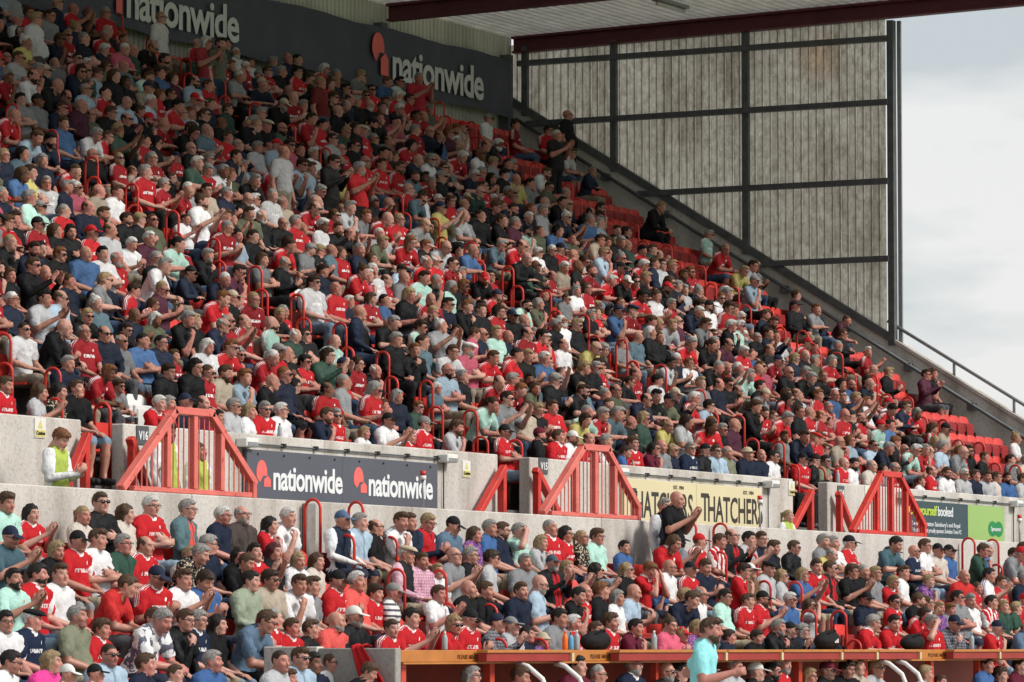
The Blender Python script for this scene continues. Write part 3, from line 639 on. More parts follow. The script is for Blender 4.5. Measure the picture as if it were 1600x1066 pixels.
def make_base(key):
    lean, aP, aM, hp, st = POSES[key]; up = .40 if st else 0
    F = Field((-.46, -.78 if not st else -.50, 0 if not st else 0), (.46, .30, 1.40+up), .0085)
    piv = V(0, .02, .53+up); Rl = rotx(lean); TR = lambda *p: piv+Rl@(V(*p)+V(0, 0, up)-piv)
    F.ell(TR(0, .03, .93), (.172, .112, .185), Rl, TORSO, .05); F.ell(TR(0, .02, .72), (.158, .118, .17), Rl, TORSO, .06)
    F.ell(V(0, .025, .55+up), (.172, .135, .12), None, THIGH, .05)
    F.ell(TR(0, .02, .60), (.168, .13, .10), Rl, TORSO, .05)
    F.cone(TR(0, .045, 1.07), TR(.12, .035, 1.045), .062, .062, TORSO, .05); F.cone(TR(0, .045, 1.07), TR(-.12, .035, 1.045), .062, .062, TORSO, .05)
    Rh = rotx(lean*.25+hp); HC = TR(0, -.005, 1.205)
    head_sdf(F, HC, Rh)
    F.cone(TR(0, .04, 1.06), HC+Rh@V(0, .03, -.09), .06, .055, HEAD, .02)
    for sgn, A in ((1, aP), (-1, aM)):
        lift = V(0, 0, up); sh = TR(.185*sgn, .035, 1.025)
        e, w_ = A[0]+lift, A[1]+lift
        if lean and key not in 'F': e = piv+Rl@(e-piv) if key in 'OHRN' else e
        if key in 'OHRN' and lean: w_ = piv+Rl@(w_-piv)
        mid = sh+(e-sh)*.62
        F.cone(sh, mid, .067, .07, TORSO, .035); F.cone(mid, e, .047, .043, FORE, .006)
        F.cone(e, e+(w_-e)*.35, .044, .043, FORE, .01); F.cone(e+(w_-e)*.35, w_, .043, .029, FORE, .01)
        dd = Rl@A[2] if key in 'OHRN' else A[2]; nn = Rl@A[3] if key in 'OHRN' else A[3]
        hand_sdf(F, w_, dd, nn, -sgn, A[4])
        if not st:
            hip, kn, an = V(.095*sgn, 0, .53), V(.125*sgn, -.40, .545), V(.125*sgn, -.36, .10)
        else:
            hip, kn, an = V(.095*sgn, .02, .92), V(.105*sgn, .0, .50), V(.11*sgn, .03, .09)
        F.cone(hip, kn, .092, .068, THIGH, .03); F.cone(kn, kn+(an-kn)*.35, .062, .06, SHIN, .02); F.cone(kn+(an-kn)*.3, an, .062, .042, SHIN, .02)
        F.cone(an+V(0, .03, -.04), an+V(.01*sgn, -.16, -.055), .045, .04, SHOE, .02)
    v, q = F.nets()
    g = np.argmin(F.samp(v, F.G), 0)
    amp = np.where(g == TORSO, .0105, np.where((g == THIGH) | (g == SHIN), .006, 0))
    nrm = np.stack([F.samp(v+V(*(np.eye(3)[i]*.012)), F.D)-F.samp(v-V(*(np.eye(3)[i]*.012)), F.D) for i in range(3)], 1); nrm /= np.linalg.norm(nrm, axis=1)[:, None]+1e-6
    v = v+nrm*(amp*(wob(v*V(1, 1, .8), .13)+.55*wob(v*V(.8, 1, 1.3)+V(3, 1, 2), .06)))[:, None]
    hl = (v-HC)@Rh/.925       # head local
    keep = np.where(g == HEAD, np.where(hl[:, 1] < -.03, 1.0, .75), np.where(g == HAND, .7, np.where((g == SHIN) | (g == SHOE), 0.0, .42)))
    res = {}
    hi_ = decimate(v, q, 3900, np.round(keep, 2))
    for lod in ('hi', 'lo'):
        vv, ff = hi_ if lod == 'hi' else decimate(hi_[0], hi_[1], 1250)
        fc = vv[ff].mean(1)
        d = dict(v=vv, f=ff, g=np.argmin(F.samp(fc, F.G), 0), gv=np.argmin(F.samp(vv, F.G), 0), hl=(vv-HC)@Rh/.925)
        sm = lambda a, b, x: np.clip((x-a)/(b-a), 0, 1)**2*(3-2*np.clip((x-a)/(b-a), 0, 1))
        d['w'] = np.where(d['gv'] == HEAD, sm(-.15, -.075, d['hl'][:, 2]), 0)
        rest = (vv-piv)@Rl+piv-V(0, 0, up); d['rest'] = rest
        res[lod] = d
    res['HC'] = HC; res['Rh'] = Rh; res['up'] = up; res['Rl'] = Rl; res['piv'] = piv
    BASE[key] = res
for k_ in POSES: make_base(k_)
print('bases', time.time()-T0, {k: (len(b['hi']['f']), len(b['lo']['f'])) for k, b in BASE.items()})

def face_tint(hl):
    """multiplier for skin colour in head space: lips, brows, eyes, flush"""
    t = np.ones((len(hl), 3)); x, y, z = np.abs(hl[:, 0]), hl[:, 1], hl[:, 2]; fr = y < -.055
    t[(z > -.03) & (z < .02) & (x > .03) & (y < -.03)] *= (1.0, .90, .88)
    t[(y < -.095) & (z < .0)] *= (1.0, .85, .82)
    t[(x > .074)] *= (1.0, .82, .80)
    t[fr & (z > -.071) & (z < -.047) & (x < .026)] *= (.88, .58, .58)
    t[fr & (z > .003) & (z < .020) & (x > .017) & (x < .047)] *= (.22, .2, .2)
    t[fr & (z > .029) & (z < .045) & (x > .012) & (x < .054)] *= (.5, .42, .38)
    return t
def posed(key, lod, yaw=0, pitch=0, width=1., belly=0., bust=0., longsl=False):
    b = BASE[key]; d = b[lod]; v = d['v'].copy(); w_ = d['w']; r = d['rest']; up = b['up']
    Rl = b['Rl']
    tor = (d['gv'] == TORSO) | (d['gv'] == THIGH)
    v[:, 0] *= 1+(width-1)*(1-w_)*np.where(d['gv'] == HEAD, .5, 1)
    if belly:
        g_ = np.exp(-((r[:, 0]/.15)**2+((r[:, 2]-.70)/.15)**2))*(r[:, 1] < .03)*tor; v += np.outer(g_*belly, Rl@V(0, -1, 0)); g2 = np.exp(-((r[:, 2]-.70)/.15)**2)*tor; v[:, 0] *= 1+g2*belly*1.1
    if bust:
        g_ = sum(np.exp(-(((r[:, 0]-s*.085)/.06)**2+((r[:, 2]-.91)/.06)**2)) for s in (-1, 1))*(r[:, 1] < 0)*(d['gv'] == TORSO); v += np.outer(g_*bust, Rl@V(0, -1, -.15))
    hp = b['HC']+b['Rh']@V(0, .035, -.13); R = rotz(yaw)@rotx(pitch)
    v = v+((((v-hp)@R.T)+hp)-v)*w_[:, None]
    M = np.eye(4); M[:3, :3] = R@b['Rh']*.925; M[:3, 3] = hp+R@(b['HC']-hp)
    return v, d, M

# ---- hair, hats, beards, glasses (head-local, shared meshes)
def hp_field(): return Field((-.19, -.22, -.36), (.19, .24, .24), .0072, 0)
def plane_cut(F, n, c, k=.01):
    X, Y, Z = F.ax[0][:, None, None], F.ax[1][None, :, None], F.ax[2][None, None, :]; d = -(X*n[0]+Y*n[1]+Z*n[2]-c); F.D = np.maximum(F.D, d+0*F.D)
def hair_base(F, th): F.ell(V(0, .019, .034), (.075+th, .096+th, .091+th), None, 0, .01)
YL = [-.14, -.085, -.06, -.045, -.022, -.012, -.002, .008, .036, .048, .07, .14]
def hair_line(F, up=0., zl=(.080, .076, .064, .046, .008, -.012, -.012, .034, .036, -.03, -.058, -.066)):
    """trim to a natural hairline: forehead, temple, sideburn, round the ear, nape"""
    X, Y, Z = F.ax[0][:, None, None], F.ax[1][None, :, None], F.ax[2][None, None, :]
    z = np.interp(F.ax[1], YL, np.array(zl)+up)[None, :, None]+(np.abs(X) < .05)*0
    rec = np.exp(-((np.abs(X)-.047)/.018)**2)*np.exp(-((Y+.06)/.03)**2)*.016
    F.D = np.maximum(F.D, (z+rec-Z)*.7)
LONGL = (.080, .074, .058, .03, -.05, -.30, -.36, -.36, -.36, -.36, -.36, -.36)
PIECES = {}
def strands(v, f, n, big, ln):
    """loose locks standing off the hair surface, following its flow"""
    tri = v[f]; ar = np.linalg.norm(np.cross(tri[:, 1]-tri[:, 0], tri[:, 2]-tri[:, 0]), axis=1); pick = nrg.choice(len(f), n, p=ar/ar.sum()); w3 = nrg.dirichlet((1, 1, 1), n)
    c = (tri[pick]*w3[:, :, None]).sum(1); nn = c-V(0, .02, .0); nn /= np.linalg.norm(nn, axis=1)[:, None]; top = np.clip((c[:, 2]-.05)/.06, 0, 1)[:, None]
    fl = V(0, -.75, .25)*top+V(0, .35, -.9)*(1-top)+nrg.normal(0, .35, (n, 3)); fl -= nn*(fl*nn).sum(1)[:, None]; fl /= np.linalg.norm(fl, axis=1)[:, None]+1e-6
    sd_ = np.cross(fl, nn); L_ = nrg.uniform(.012, .03, (n, 1))*ln*(1.3 if big else 1); wd = (.006 if big else .0035)
    nv_ = np.stack([c+sd_*wd-nn*.001, c-sd_*wd-nn*.001, c+fl*L_+nn*L_*nrg.uniform(.05, .35, (n, 1))], 1).reshape(-1, 3)
    return np.concatenate([v, nv_]), np.concatenate([f, np.arange(3*n).reshape(-1, 3)+len(v)])
def piece(name, fn, nhi, nlo, amp=.0, wl=.03):
    F = hp_field(); fn(F); v, q = F.nets()
    if amp:
        c = v-V(0, .02, .02); v = v+(c/np.linalg.norm(c, axis=1)[:, None])*(amp*wob(v*V(1, 1, .6), wl))[:, None]
    PIECES[name] = dict(hi=decimate(v, q, nhi), lo=decimate(v, q, nlo))
    if amp:
        for lod, cnt in (('hi', 420), ('lo', 60)): PIECES[name][lod] = strands(*PIECES[name][lod], int(cnt*(.4 if name == 'beard' else 1)), lod == 'lo', .5 if name in ('beard', 'buzz', 'ring') else 1.5 if name in ('long', 'bob') else 1.)
def h_short(F): hair_base(F, .008); F.ell(V(0, -.01, .078), (.066, .086, .052), None, 0, .02); hair_line(F)
def h_fade(F): hair_base(F, .0045); F.ell(V(0, -.03, .092), (.06, .078, .045), None, 0, .012); hair_line(F)
def h_fringe(F): hair_base(F, .011); F.ell(V(0, -.035, .075), (.07, .072, .05), None, 0, .02); hair_line(F, -.012)
def h_buzz(F): hair_base(F, .0035); hair_line(F, .004)
def h_ring(F):
    hair_base(F, .007); hair_line(F); F.ell(V(0, -.045, .10), (.075, .12, .062), None, 0, .012, True)
def h_curly(F): hair_base(F, .016); F.ell(V(0, -.015, .085), (.08, .09, .055), None, 0, .02); hair_line(F)
def h_afro(F): F.ell(V(0, .025, .06), (.12, .125, .115), None, 0, .01); hair_line(F)
def h_bob(F):
    hair_base(F, .012); F.ell(V(0, -.005, .075), (.07, .085, .052), None, 0, .02)
    for s in (-1, 1): F.cone(V(.07*s, .012, .04), V(.076*s, .022, -.09), .022, .024, 0, .02)
    F.cone(V(0, .08, .02), V(0, .08, -.09), .055, .05, 0, .03); hair_line(F, 0, LONGL)
def h_long(F):
    hair_base(F, .011)
    for s in (-1, 1): F.cone(V(.068*s, .012, .05), V(.085*s, .03, -.22), .02, .028, 0, .02)
    F.cone(V(0, .085, .02), V(0, .11, -.28), .062, .045, 0, .03); F.cone(V(.04, .09, -.1), V(.055, .10, -.27), .036, .034, 0, .03); F.cone(V(-.04, .09, -.1), V(-.055, .10, -.27), .036, .034, 0, .03); hair_line(F, 0, LONGL)
def h_pony(F): hair_base(F, .007); hair_line(F); F.cone(V(0, .11, .06), V(0, .145, .04), .02, .026, 0, .01); F.cone(V(0, .145, .04), V(.01, .155, -.18), .028, .012, 0, .02)
def h_bun(F): hair_base(F, .008); hair_line(F); F.ell(V(0, .075, .125), (.04, .04, .036), None, 0, .01)
piece('short', h_short, 560, 150, .005, .028); piece('fade', h_fade, 560, 150, .007, .03); piece('fringe', h_fringe, 560, 150, .008, .035); piece('buzz', h_buzz, 420, 130, .0012)
piece('ring', h_ring, 380, 120, .003); piece('curly', h_curly, 520, 130, .011, .035); piece('afro', h_afro, 500, 110, .008, .04); piece('bob', h_bob, 600, 160, .008, .05)
piece('long', h_long, 700, 180, .011, .06); piece('pony', h_pony, 480, 140, .004, .03); piece('bun', h_bun, 440, 120, .004, .03)
def c_cap(F):
    F.ell(V(0, .018, .036), (.084, .105, .104), None, 0, .01); plane_cut(F, (0, .12, 1), .034)
    F.ell(V(0, -.128, .030), (.07, .068, .0095), rotx(.22), 0, .008)
def c_flat(F): F.ell(V(0, -.02, .085), (.094, .128, .04), rotx(.16), 0, .01); F.ell(V(0, -.125, .056), (.066, .04, .010), rotx(.3), 0, .01)
def c_bucket(F):
    F.ell(V(0, .018, .05), (.085, .105, .092), None, 0, .01); plane_cut(F, (0, 0, 1), .04)
    for i in range(16):
        a = i*2*math.pi/16; b_ = (i+1)*2*math.pi/16; F.cone(V(.105*math.cos(a), .018+.125*math.sin(a), .028), V(.105*math.cos(b_), .018+.125*math.sin(b_), .028), .012, .012, 0, .015); F.cone(V(.088*math.cos(a), .018+.108*math.sin(a), .042), V(.088*math.cos(b_), .018+.108*math.sin(b_), .042), .014, .014, 0, .015)
def c_straw(F): F.ell(V(0, .018, .06), (.085, .105, .085), None, 0, .01); plane_cut(F, (0, 0, 1), .05); F.ell(V(0, .018, .052), (.15, .17, .0095), rotx(.06), 0, .012)
def c_beanie(F): F.ell(V(0, .02, .045), (.088, .108, .108), None, 0, .01); plane_cut(F, (0, .45, 1), .012)
def b_beard(F):
    F.ell(V(0, -.028, -.024), (.0695, .0685, .087), None, 0, .02); F.cone(V(0, -.05, -.062), V(0, -.059, -.095), .046, .034, 0, .03)
    for sx in (-1, 1): F.cone(V(.056*sx, .0, -.055), V(.025*sx, -.05, -.09), .0255, .024, 0, .03)
    F.ell(V(0, -.089, -.046), (.027, .012, .007), None, 0, .006); plane_cut(F, (0, -.35, -1), .048); F.ell(V(0, -.105, -.059), (.02, .03, .009), None, 0, .006, True); F.D = np.maximum(F.D, F.ax[1][None, :, None]-.012+0*F.D)
piece('cap', c_cap, 420, 120); piece('flat_cap', c_flat, 260, 80); piece('bucket_hat', c_bucket, 420, 120); piece('sun_hat', c_straw, 420, 120); piece('beanie', c_beanie, 300, 90)
piece('beard', b_beard, 340, 90, .002)
def spec_mesh(dark):
    m = MB()
    for s in (-1, 1):
        if dark:
            pl = [(s*.034+.028*math.cos(a), .012+.021*math.sin(a)) for a in np.linspace(0, 2*math.pi, 10, endpoint=False)]; m.prism(pl, 'y', -.109, -.103)
        else:
            m.tube([(s*.034+.026*math.cos(a), -.107, .010+.019*math.sin(a)) for a in np.linspace(0, 2*math.pi, 11)], .0028, 4, False)
        m.obox((s*.062, -.104, .016), (s*.079, .02, .016), .005, .008)
    m.obox((-.012, -.108, .016), (.012, -.108, .016), .006, .006); me = m.mesh('sp'); me.calc_loop_triangles()
    vv = np.array([tuple(q.co) for q in me.vertices]); tt = np.array([tuple(q.vertices) for q in me.loop_triangles]); bpy.data.meshes.remove(me); return vv, tt
for nm, dk in (('sunglasses', 1), ('glasses', 0)): PIECES[nm] = dict(hi=spec_mesh(dk), lo=spec_mesh(dk))
print('pieces', time.time()-T0)
# ------------------------------------------------------------------ materials of people
def attr(t, name, typ='GEOMETRY'): n = nd(t, 'ShaderNodeAttribute', attribute_name=name, attribute_type=typ); return n
def mth(t, op, a, b=None, c=None):
    n = nd(t, 'ShaderNodeMath', operation=op)
    for i, v_ in enumerate((a, b, c)):
        if v_ is None: continue
        if isinstance(v_, (int, float)): n.inputs[i].default_value = v_
        else: t.links.new(v_, n.inputs[i])
    return n.outputs[0]
def mixc(t, fac, a, b, blend='MIX'):
    n = nd(t, 'ShaderNodeMix', data_type='RGBA', blend_type=blend)
    for i, v_ in ((0, fac), (6, a), (7, b)):
        if isinstance(v_, (int, float)): n.inputs[i].default_value = v_
        elif isinstance(v_, tuple): n.inputs[i].default_value = v_+(1,) if len(v_) == 3 else v_
        else: t.links.new(v_, n.inputs[i])
    return n.outputs[2]
def noise(t, vec, scale, detail=3):
    n = nd(t, 'ShaderNodeTexNoise'); n.inputs['Scale'].default_value = scale; n.inputs['Detail'].default_value = detail
    if vec is not None: t.links.new(vec, n.inputs[0])
    return n.outputs[0]
def chest_masks(t):
    a = attr(t, 'rest'); sp = nd(t, 'ShaderNodeSeparateXYZ'); t.links.new(a.outputs['Vector'], sp.inputs[0]); x, y, z = sp.outputs
    fr = mth(t, 'LESS_THAN', y, -.02)
    mp_ = nd(t, 'ShaderNodeMapping'); mp_.inputs['Scale'].default_value = (60, 60, 24); gp_ = nd(t, 'ShaderNodeNewGeometry'); t.links.new(gp_.outputs['Position'], mp_.inputs[0])
    let = mth(t, 'GREATER_THAN', noise(t, mp_.outputs[0], 1, 1), .47)
    band = mth(t, 'MULTIPLY', mth(t, 'LESS_THAN', mth(t, 'ABSOLUTE', x), .105), mth(t, 'LESS_THAN', mth(t, 'ABSOLUTE', mth(t, 'ADD', z, -.90)), .021))
    spon = mth(t, 'MULTIPLY', mth(t, 'MULTIPLY', band, let), fr)
    dx = mth(t, 'ADD', x, -.075); dz = mth(t, 'ADD', z, -.985)
    cr = mth(t, 'MULTIPLY', mth(t, 'LESS_THAN', mth(t, 'SQRT', mth(t, 'ADD', mth(t, 'MULTIPLY', dx, dx), mth(t, 'MULTIPLY', dz, dz))), .022), fr)
    # three stripes over the shoulder
    yy = mth(t, 'ADD', y, -.035); wv = mth(t, 'PINGPONG', mth(t, 'ADD', yy, 1.0125), .0125)
    st = mth(t, 'MULTIPLY', mth(t, 'LESS_THAN', wv, .0062), mth(t, 'LESS_THAN', mth(t, 'ABSOLUTE', yy), .034))
    st = mth(t, 'MULTIPLY', st, mth(t, 'MULTIPLY', mth(t, 'GREATER_THAN', mth(t, 'ABSOLUTE', x), .085), mth(t, 'GREATER_THAN', z, .90)))
    return a, x, y, z, spon, cr, st
def face_mask(t, base):
    """lips, eyes, brows, ears and flush, placed in head space"""
    a = attr(t, 'hl'); sp = nd(t, 'ShaderNodeSeparateXYZ'); t.links.new(a.outputs['Vector'], sp.inputs[0]); x, y, z = sp.outputs; ax = mth(t, 'ABSOLUTE', x); fr = mth(t, 'LESS_THAN', y, -.045)
    def ell(cx, cz, rx, rz, soft=.35):
        u = mth(t, 'DIVIDE', mth(t, 'SUBTRACT', ax, cx), rx); v_ = mth(t, 'DIVIDE', mth(t, 'SUBTRACT', z, cz), rz); d = mth(t, 'SQRT', mth(t, 'ADD', mth(t, 'MULTIPLY', u, u), mth(t, 'MULTIPLY', v_, v_)))
        n = nd(t, 'ShaderNodeMapRange'); n.inputs[1].default_value = 1+soft; n.inputs[2].default_value = 1-soft; t.links.new(d, n.inputs[0]); return mth(t, 'MULTIPLY', n.outputs[0], fr)
    c = mixc(t, mth(t, 'MULTIPLY', ell(.045, -.022, .022, .02, .8), .35), base, (.55, .16, .12))
    c = mixc(t, mth(t, 'MULTIPLY', ell(0, -.02, .016, .02, .5), .35), c, (.55, .16, .12))
    c = mixc(t, mth(t, 'MULTIPLY', ell(0, -.058, .025, .010), .65), c, (.34, .085, .08))
    c = mixc(t, mth(t, 'MULTIPLY', ell(0, -.0575, .022, .0028, .5), .6), c, (.08, .02, .02))
    c = mixc(t, mth(t, 'MULTIPLY', ell(.033, .014, .021, .013, .6), .28), c, (.16, .07, .05))  # soft eye-socket shade painted into the skin colour
    c = mixc(t, mth(t, 'MULTIPLY', ell(.033, .010, .011, .0045, .4), .85), c, (.04, .03, .028))
    c = mixc(t, mth(t, 'MULTIPLY', ell(.034, .036, .021, .0048, .5), .7), c, (.06, .035, .025))
    ear = mth(t, 'MULTIPLY', mth(t, 'GREATER_THAN', ax, .078), mth(t, 'LESS_THAN', ax, .12))
    return mixc(t, mth(t, 'MULTIPLY', ear, .3), c, (.5, .13, .1))
def cloth(name, col, pat=None, col2=(.8, .8, .8), spon=False, crest=False, stripes=False, rough=.8):
    if name in MATS: return MATS[name]
    m = bpy.data.materials.new(name); m.use_nodes = True; t = m.node_tree; p = t.nodes['Principled BSDF']; p.inputs['Roughness'].default_value = rough
    p.inputs['Specular IOR Level'].default_value = .14
    a, x, y, z, msp, mcr, mst = chest_masks(t); vec = a.outputs['Vector']
    c = mixc(t, noise(t, vec, 9, 5), tuple(k*.78 for k in col), tuple(min(1, k*1.14) for k in col))
    if pat == 'plaid':
        for s_, ax in ((26, x), (26, z)): c = mixc(t, mth(t, 'MULTIPLY', mth(t, 'GREATER_THAN', mth(t, 'FRACT', mth(t, 'MULTIPLY', ax, s_)), .55), .55), c, col2)
    if pat == 'hoop': c = mixc(t, mth(t, 'GREATER_THAN', mth(t, 'FRACT', mth(t, 'MULTIPLY', z, 14)), .6), c, col2)
    if pat == 'vstripe': c = mixc(t, mth(t, 'GREATER_THAN', mth(t, 'FRACT', mth(t, 'MULTIPLY', x, 12)), .55), c, col2)
    if pat == 'floral': c = mixc(t, mth(t, 'GREATER_THAN', noise(t, vec, 34, 2), .57), c, col2)
    if pat == 'tiedye': c = mixc(t, mth(t, 'GREATER_THAN', noise(t, vec, 12, 5), .52), c, col2)
    if pat == 'panel': c = mixc(t, mth(t, 'LESS_THAN', mth(t, 'ABSOLUTE', x), .055), c, col2)
    if pat == 'sleeves': c = mixc(t, mth(t, 'GREATER_THAN', mth(t, 'ABSOLUTE', x), .15), c, col2)
    wcol = (.78, .78, .78)
    yn = mth(t, 'ADD', y, -.035); nr = mth(t, 'SQRT', mth(t, 'ADD', mth(t, 'MULTIPLY', x, x), mth(t, 'MULTIPLY', yn, yn)))
    nk = mth(t, 'MULTIPLY', mth(t, 'LESS_THAN', nr, .094), mth(t, 'GREATER_THAN', z, 1.045)); c = mixc(t, mth(t, 'MULTIPLY', nk, .85), c, wcol if (spon and sum(col) < 1.3) else tuple(k*.55 for k in col))
    if name.startswith(('polo', 'shirt_light', 'jacket', 'gilet')):
        pl_ = mth(t, 'MULTIPLY', mth(t, 'LESS_THAN', mth(t, 'ABSOLUTE', x), .011), mth(t, 'LESS_THAN', y, -.01)); c = mixc(t, mth(t, 'MULTIPLY', pl_, .7), c, tuple(k*.4 for k in col))
    if spon: c = mixc(t, mth(t, 'MULTIPLY', msp, .75), c, wcol if sum(col) < 1.3 else (.05, .05, .1))
    if crest: c = mixc(t, mcr, c, wcol if sum(col) < 1.3 else (.5, .03, .03))
    if stripes: c = mixc(t, mst, c, wcol if sum(col) < 1.3 else (.03, .05, .15))
    t.links.new(c, p.inputs['Base Color'])
    b = nd(t, 'ShaderNodeBump'); b.inputs['Strength'].default_value = .7; b.inputs['Distance'].default_value = .05
    mp_ = nd(t, 'ShaderNodeMapping'); mp_.inputs['Scale'].default_value = (1, 1, .55); t.links.new(vec, mp_.inputs[0])
    t.links.new(noise(t, mp_.outputs[0], 11, 2), b.inputs['Height']); t.links.new(b.outputs[0], p.inputs['Normal'])
    MATS[name] = m; return m
RED = (.47, .016, .022)
SH = {  # code: (description, material)
 'R': ('red football shirt', cloth('shirt_red', RED, spon=True, crest=True)), 'Rs': ('red football shirt with white shoulder stripes', cloth('shirt_red_striped', RED, spon=True, crest=True, stripes=True)),
 'r': ('plain red top', cloth('top_red', (.52, .03, .03))), 'S': ('coral red tee', cloth('tee_coral', (.66, .10, .09))), 'W': ('white tee', cloth('tee_white', (.70, .70, .72))), 'Ws': ('white sports top with dark stripes', cloth('top_white_striped', (.72, .72, .74), crest=True, stripes=True)),
 'K': ('black top', cloth('top_black', (.009, .0095, .011))), 'Kj': ('black jacket', cloth('jacket_black', (.008, .0085, .010), rough=.6)), 'N': ('navy top', cloth('top_navy', (.013, .019, .040))), 'Nf': ('navy football shirt', cloth('shirt_navy', (.012, .02, .048), spon=True, crest=True)),
 'G': ('grey tee', cloth('tee_grey', (.22, .225, .24))), 'Gl': ('light grey top', cloth('top_light_grey', (.42, .43, .45))), 'O': ('olive green tee', cloth('tee_olive', (.19, .20, .14))), 'D': ('dark green polo shirt', cloth('polo_green', (.03, .075, .055))),
 'B': ('blue tee', cloth('tee_blue', (.05, .12, .30))), 'Bd': ('dusky blue tee', cloth('tee_dusky_blue', (.10, .16, .24))), 'L': ('light blue shirt', cloth('shirt_light_blue', (.36, .48, .60))), 'M': ('mint green shirt', cloth('shirt_mint', (.42, .68, .60), crest=True)), 'P': ('bright pink top', cloth('top_pink', (.75, .06, .30))), 'Pk': ('rose pink tee', cloth('tee_rose', (.68, .12, .20))),
 'U': ('purple patterned top', cloth('top_purple', (.14, .06, .24), 'floral', (.4, .16, .3))), 'T': ('teal denim jacket', cloth('jacket_teal', (.09, .16, .18), 'panel', (.66, .09, .07))), 'Tv': ('teal top', cloth('top_teal', (.055, .11, .14))), 'C': ('cream top', cloth('top_cream', (.56, .50, .45))), 'Br': ('brown jacket', cloth('jacket_brown', (.17, .10, .055))), 'Dk': ('dark brown zip jacket', cloth('jacket_dark_brown', (.07, .055, .05))),
 'Y': ('mustard yellow shirt', cloth('shirt_yellow', (.52, .43, .14))), 'H': ('pink checked shirt', cloth('shirt_pink_check', (.66, .48, .54), 'plaid', (.45, .12, .25))), 'Hv': ('pink checked shirt under a black gilet', cloth('gilet_check', (.02, .02, .024), 'sleeves', (.62, .40, .48))), 'Kc': ('dark checked shirt', cloth('shirt_dark_check', (.05, .055, .07), 'plaid', (.25, .25, .28))),
 'Fl': ('black floral top', cloth('top_floral', (.02, .02, .022), 'floral', (.5, .42, .30))), 'Td': ('grey and white tie-dye tee', cloth('tee_tiedye', (.70, .70, .72), 'tiedye', (.12, .12, .16))), 'Wh': ('white top with thin dark hoops', cloth('top_hooped', (.68, .68, .68), 'hoop', (.08, .08, .1))), 'Rw': ('red and white striped shirt', cloth('shirt_red_white', RED, 'vstripe', (.72, .70, .7))), 'Kr': ('black and red jacket', cloth('jacket_black_red', (.018, .018, .02), 'panel', RED)), 'Rn': ('red jacket with navy sleeves', cloth('jacket_red_navy', RED, 'sleeves', (.02, .03, .06), crest=True)), 'Nv': ('navy gilet over a white shirt', cloth('gilet_navy', (.02, .03, .055), 'sleeves', (.66, .68, .72))), 'Ma': ('maroon top', cloth('top_maroon', (.11, .012, .03))),
 'So': ('sage green hoodie', cloth('hoodie_sage', (.28, .33, .25))), 'Be': ('beige hoodie', cloth('hoodie_beige', (.42, .36, .29))), 'V': ('fluorescent yellow steward vest', cloth('steward_vest', (.40, .50, .10), 'sleeves', (.74, .75, .78))), 'A': ('turquoise referee shirt', cloth('referee_shirt', (.30, .72, .76)))}
LONG = {'Kj', 'T', 'Br', 'Dk', 'Kr', 'Rn', 'So', 'Be', 'Hv', 'Nv', 'V', 'Kc', 'H'}
TRS = [cloth('jeans_blue', (.06, .10, .17)), cloth('jeans_dark', (.03, .05, .09)), cloth('trousers_black', (.009, .009, .010)), cloth('trousers_grey', (.12, .12, .13)), cloth('trousers_beige', (.36, .30, .22)), cloth('jeans_pale', (.25, .34, .44))]
SHORTS = [cloth('shorts_navy', (.03, .035, .06)), cloth('shorts_grey', (.25, .25, .27)), cloth('shorts_denim', (.20, .29, .38)), cloth('shorts_khaki', (.36, .31, .22))]
SHOEM = [cloth('shoe_dark', (.03, .03, .03)), cloth('shoe_white', (.6, .6, .6))]
SKINC = [(.46, .235, .178), (.41, .20, .15), (.51, .285, .228), (.47, .21, .168), (.16, .078, .05)]
def skin(i):
    nm = 'skin_%d' % i
    if nm in MATS: return MATS[nm]
    m = bpy.data.materials.new(nm); m.use_nodes = True; t = m.node_tree; p = t.nodes['Principled BSDF']; p.inputs['Roughness'].default_value = .46; p.inputs['Specular IOR Level'].default_value = .4
    a = attr(t, 'tint'); r = attr(t, 'rest'); c = SKINC[i]
    b = mixc(t, noise(t, r.outputs['Vector'], 22, 4), (c[0]*.88, c[1]*.78, c[2]*.76), (c[0]*1.1, c[1]*1.1, c[2]*1.1)); b = face_mask(t, b); t.links.new(mixc(t, 1.0, b, a.outputs['Color'], 'MULTIPLY'), p.inputs['Base Color'])
    MATS[nm] = m; return m
HC_ = {'brown': (.075, .042, .024), 'black': (.014, .012, .011), 'grey': (.26, .25, .24), 'white': (.56, .55, .53), 'blond': (.30, .215, .12), 'ginger': (.17, .072, .03), 'dark_brown': (.035, .021, .014), 'red_brown': (.07, .015, .02)}
def hairm(c):
    nm = 'hair_'+c
    if nm in MATS: return MATS[nm]
    m = bpy.data.materials.new(nm); m.use_nodes = True; t = m.node_tree; p = t.nodes['Principled BSDF']; p.inputs['Roughness'].default_value = .6; p.inputs['Specular IOR Level'].default_value = .3
    tc_ = nd(t, 'ShaderNodeTexCoord'); mp_ = nd(t, 'ShaderNodeMapping'); mp_.inputs['Scale'].default_value = (1, .22, .22); t.links.new(tc_.outputs['Object'], mp_.inputs[0]); n_ = noise(t, mp_.outputs[0], 110, 4)
    k = HC_[c]; r = nd(t, 'ShaderNodeValToRGB'); r.color_ramp.elements[0].position = .36; r.color_ramp.elements[1].position = .66; r.color_ramp.elements[0].color = tuple(q*.6 for q in k)+(1,); r.color_ramp.elements[1].color = tuple(min(1, q*1.35) for q in k)+(1,)
    t.links.new(n_, r.inputs[0]); t.links.new(r.outputs[0], p.inputs['Base Color']); b = nd(t, 'ShaderNodeBump'); b.inputs['Strength'].default_value = .6; b.inputs['Distance'].default_value = .006; t.links.new(n_, b.inputs['Height']); t.links.new(b.outputs[0], p.inputs['Normal'])
    MATS[nm] = m; return m
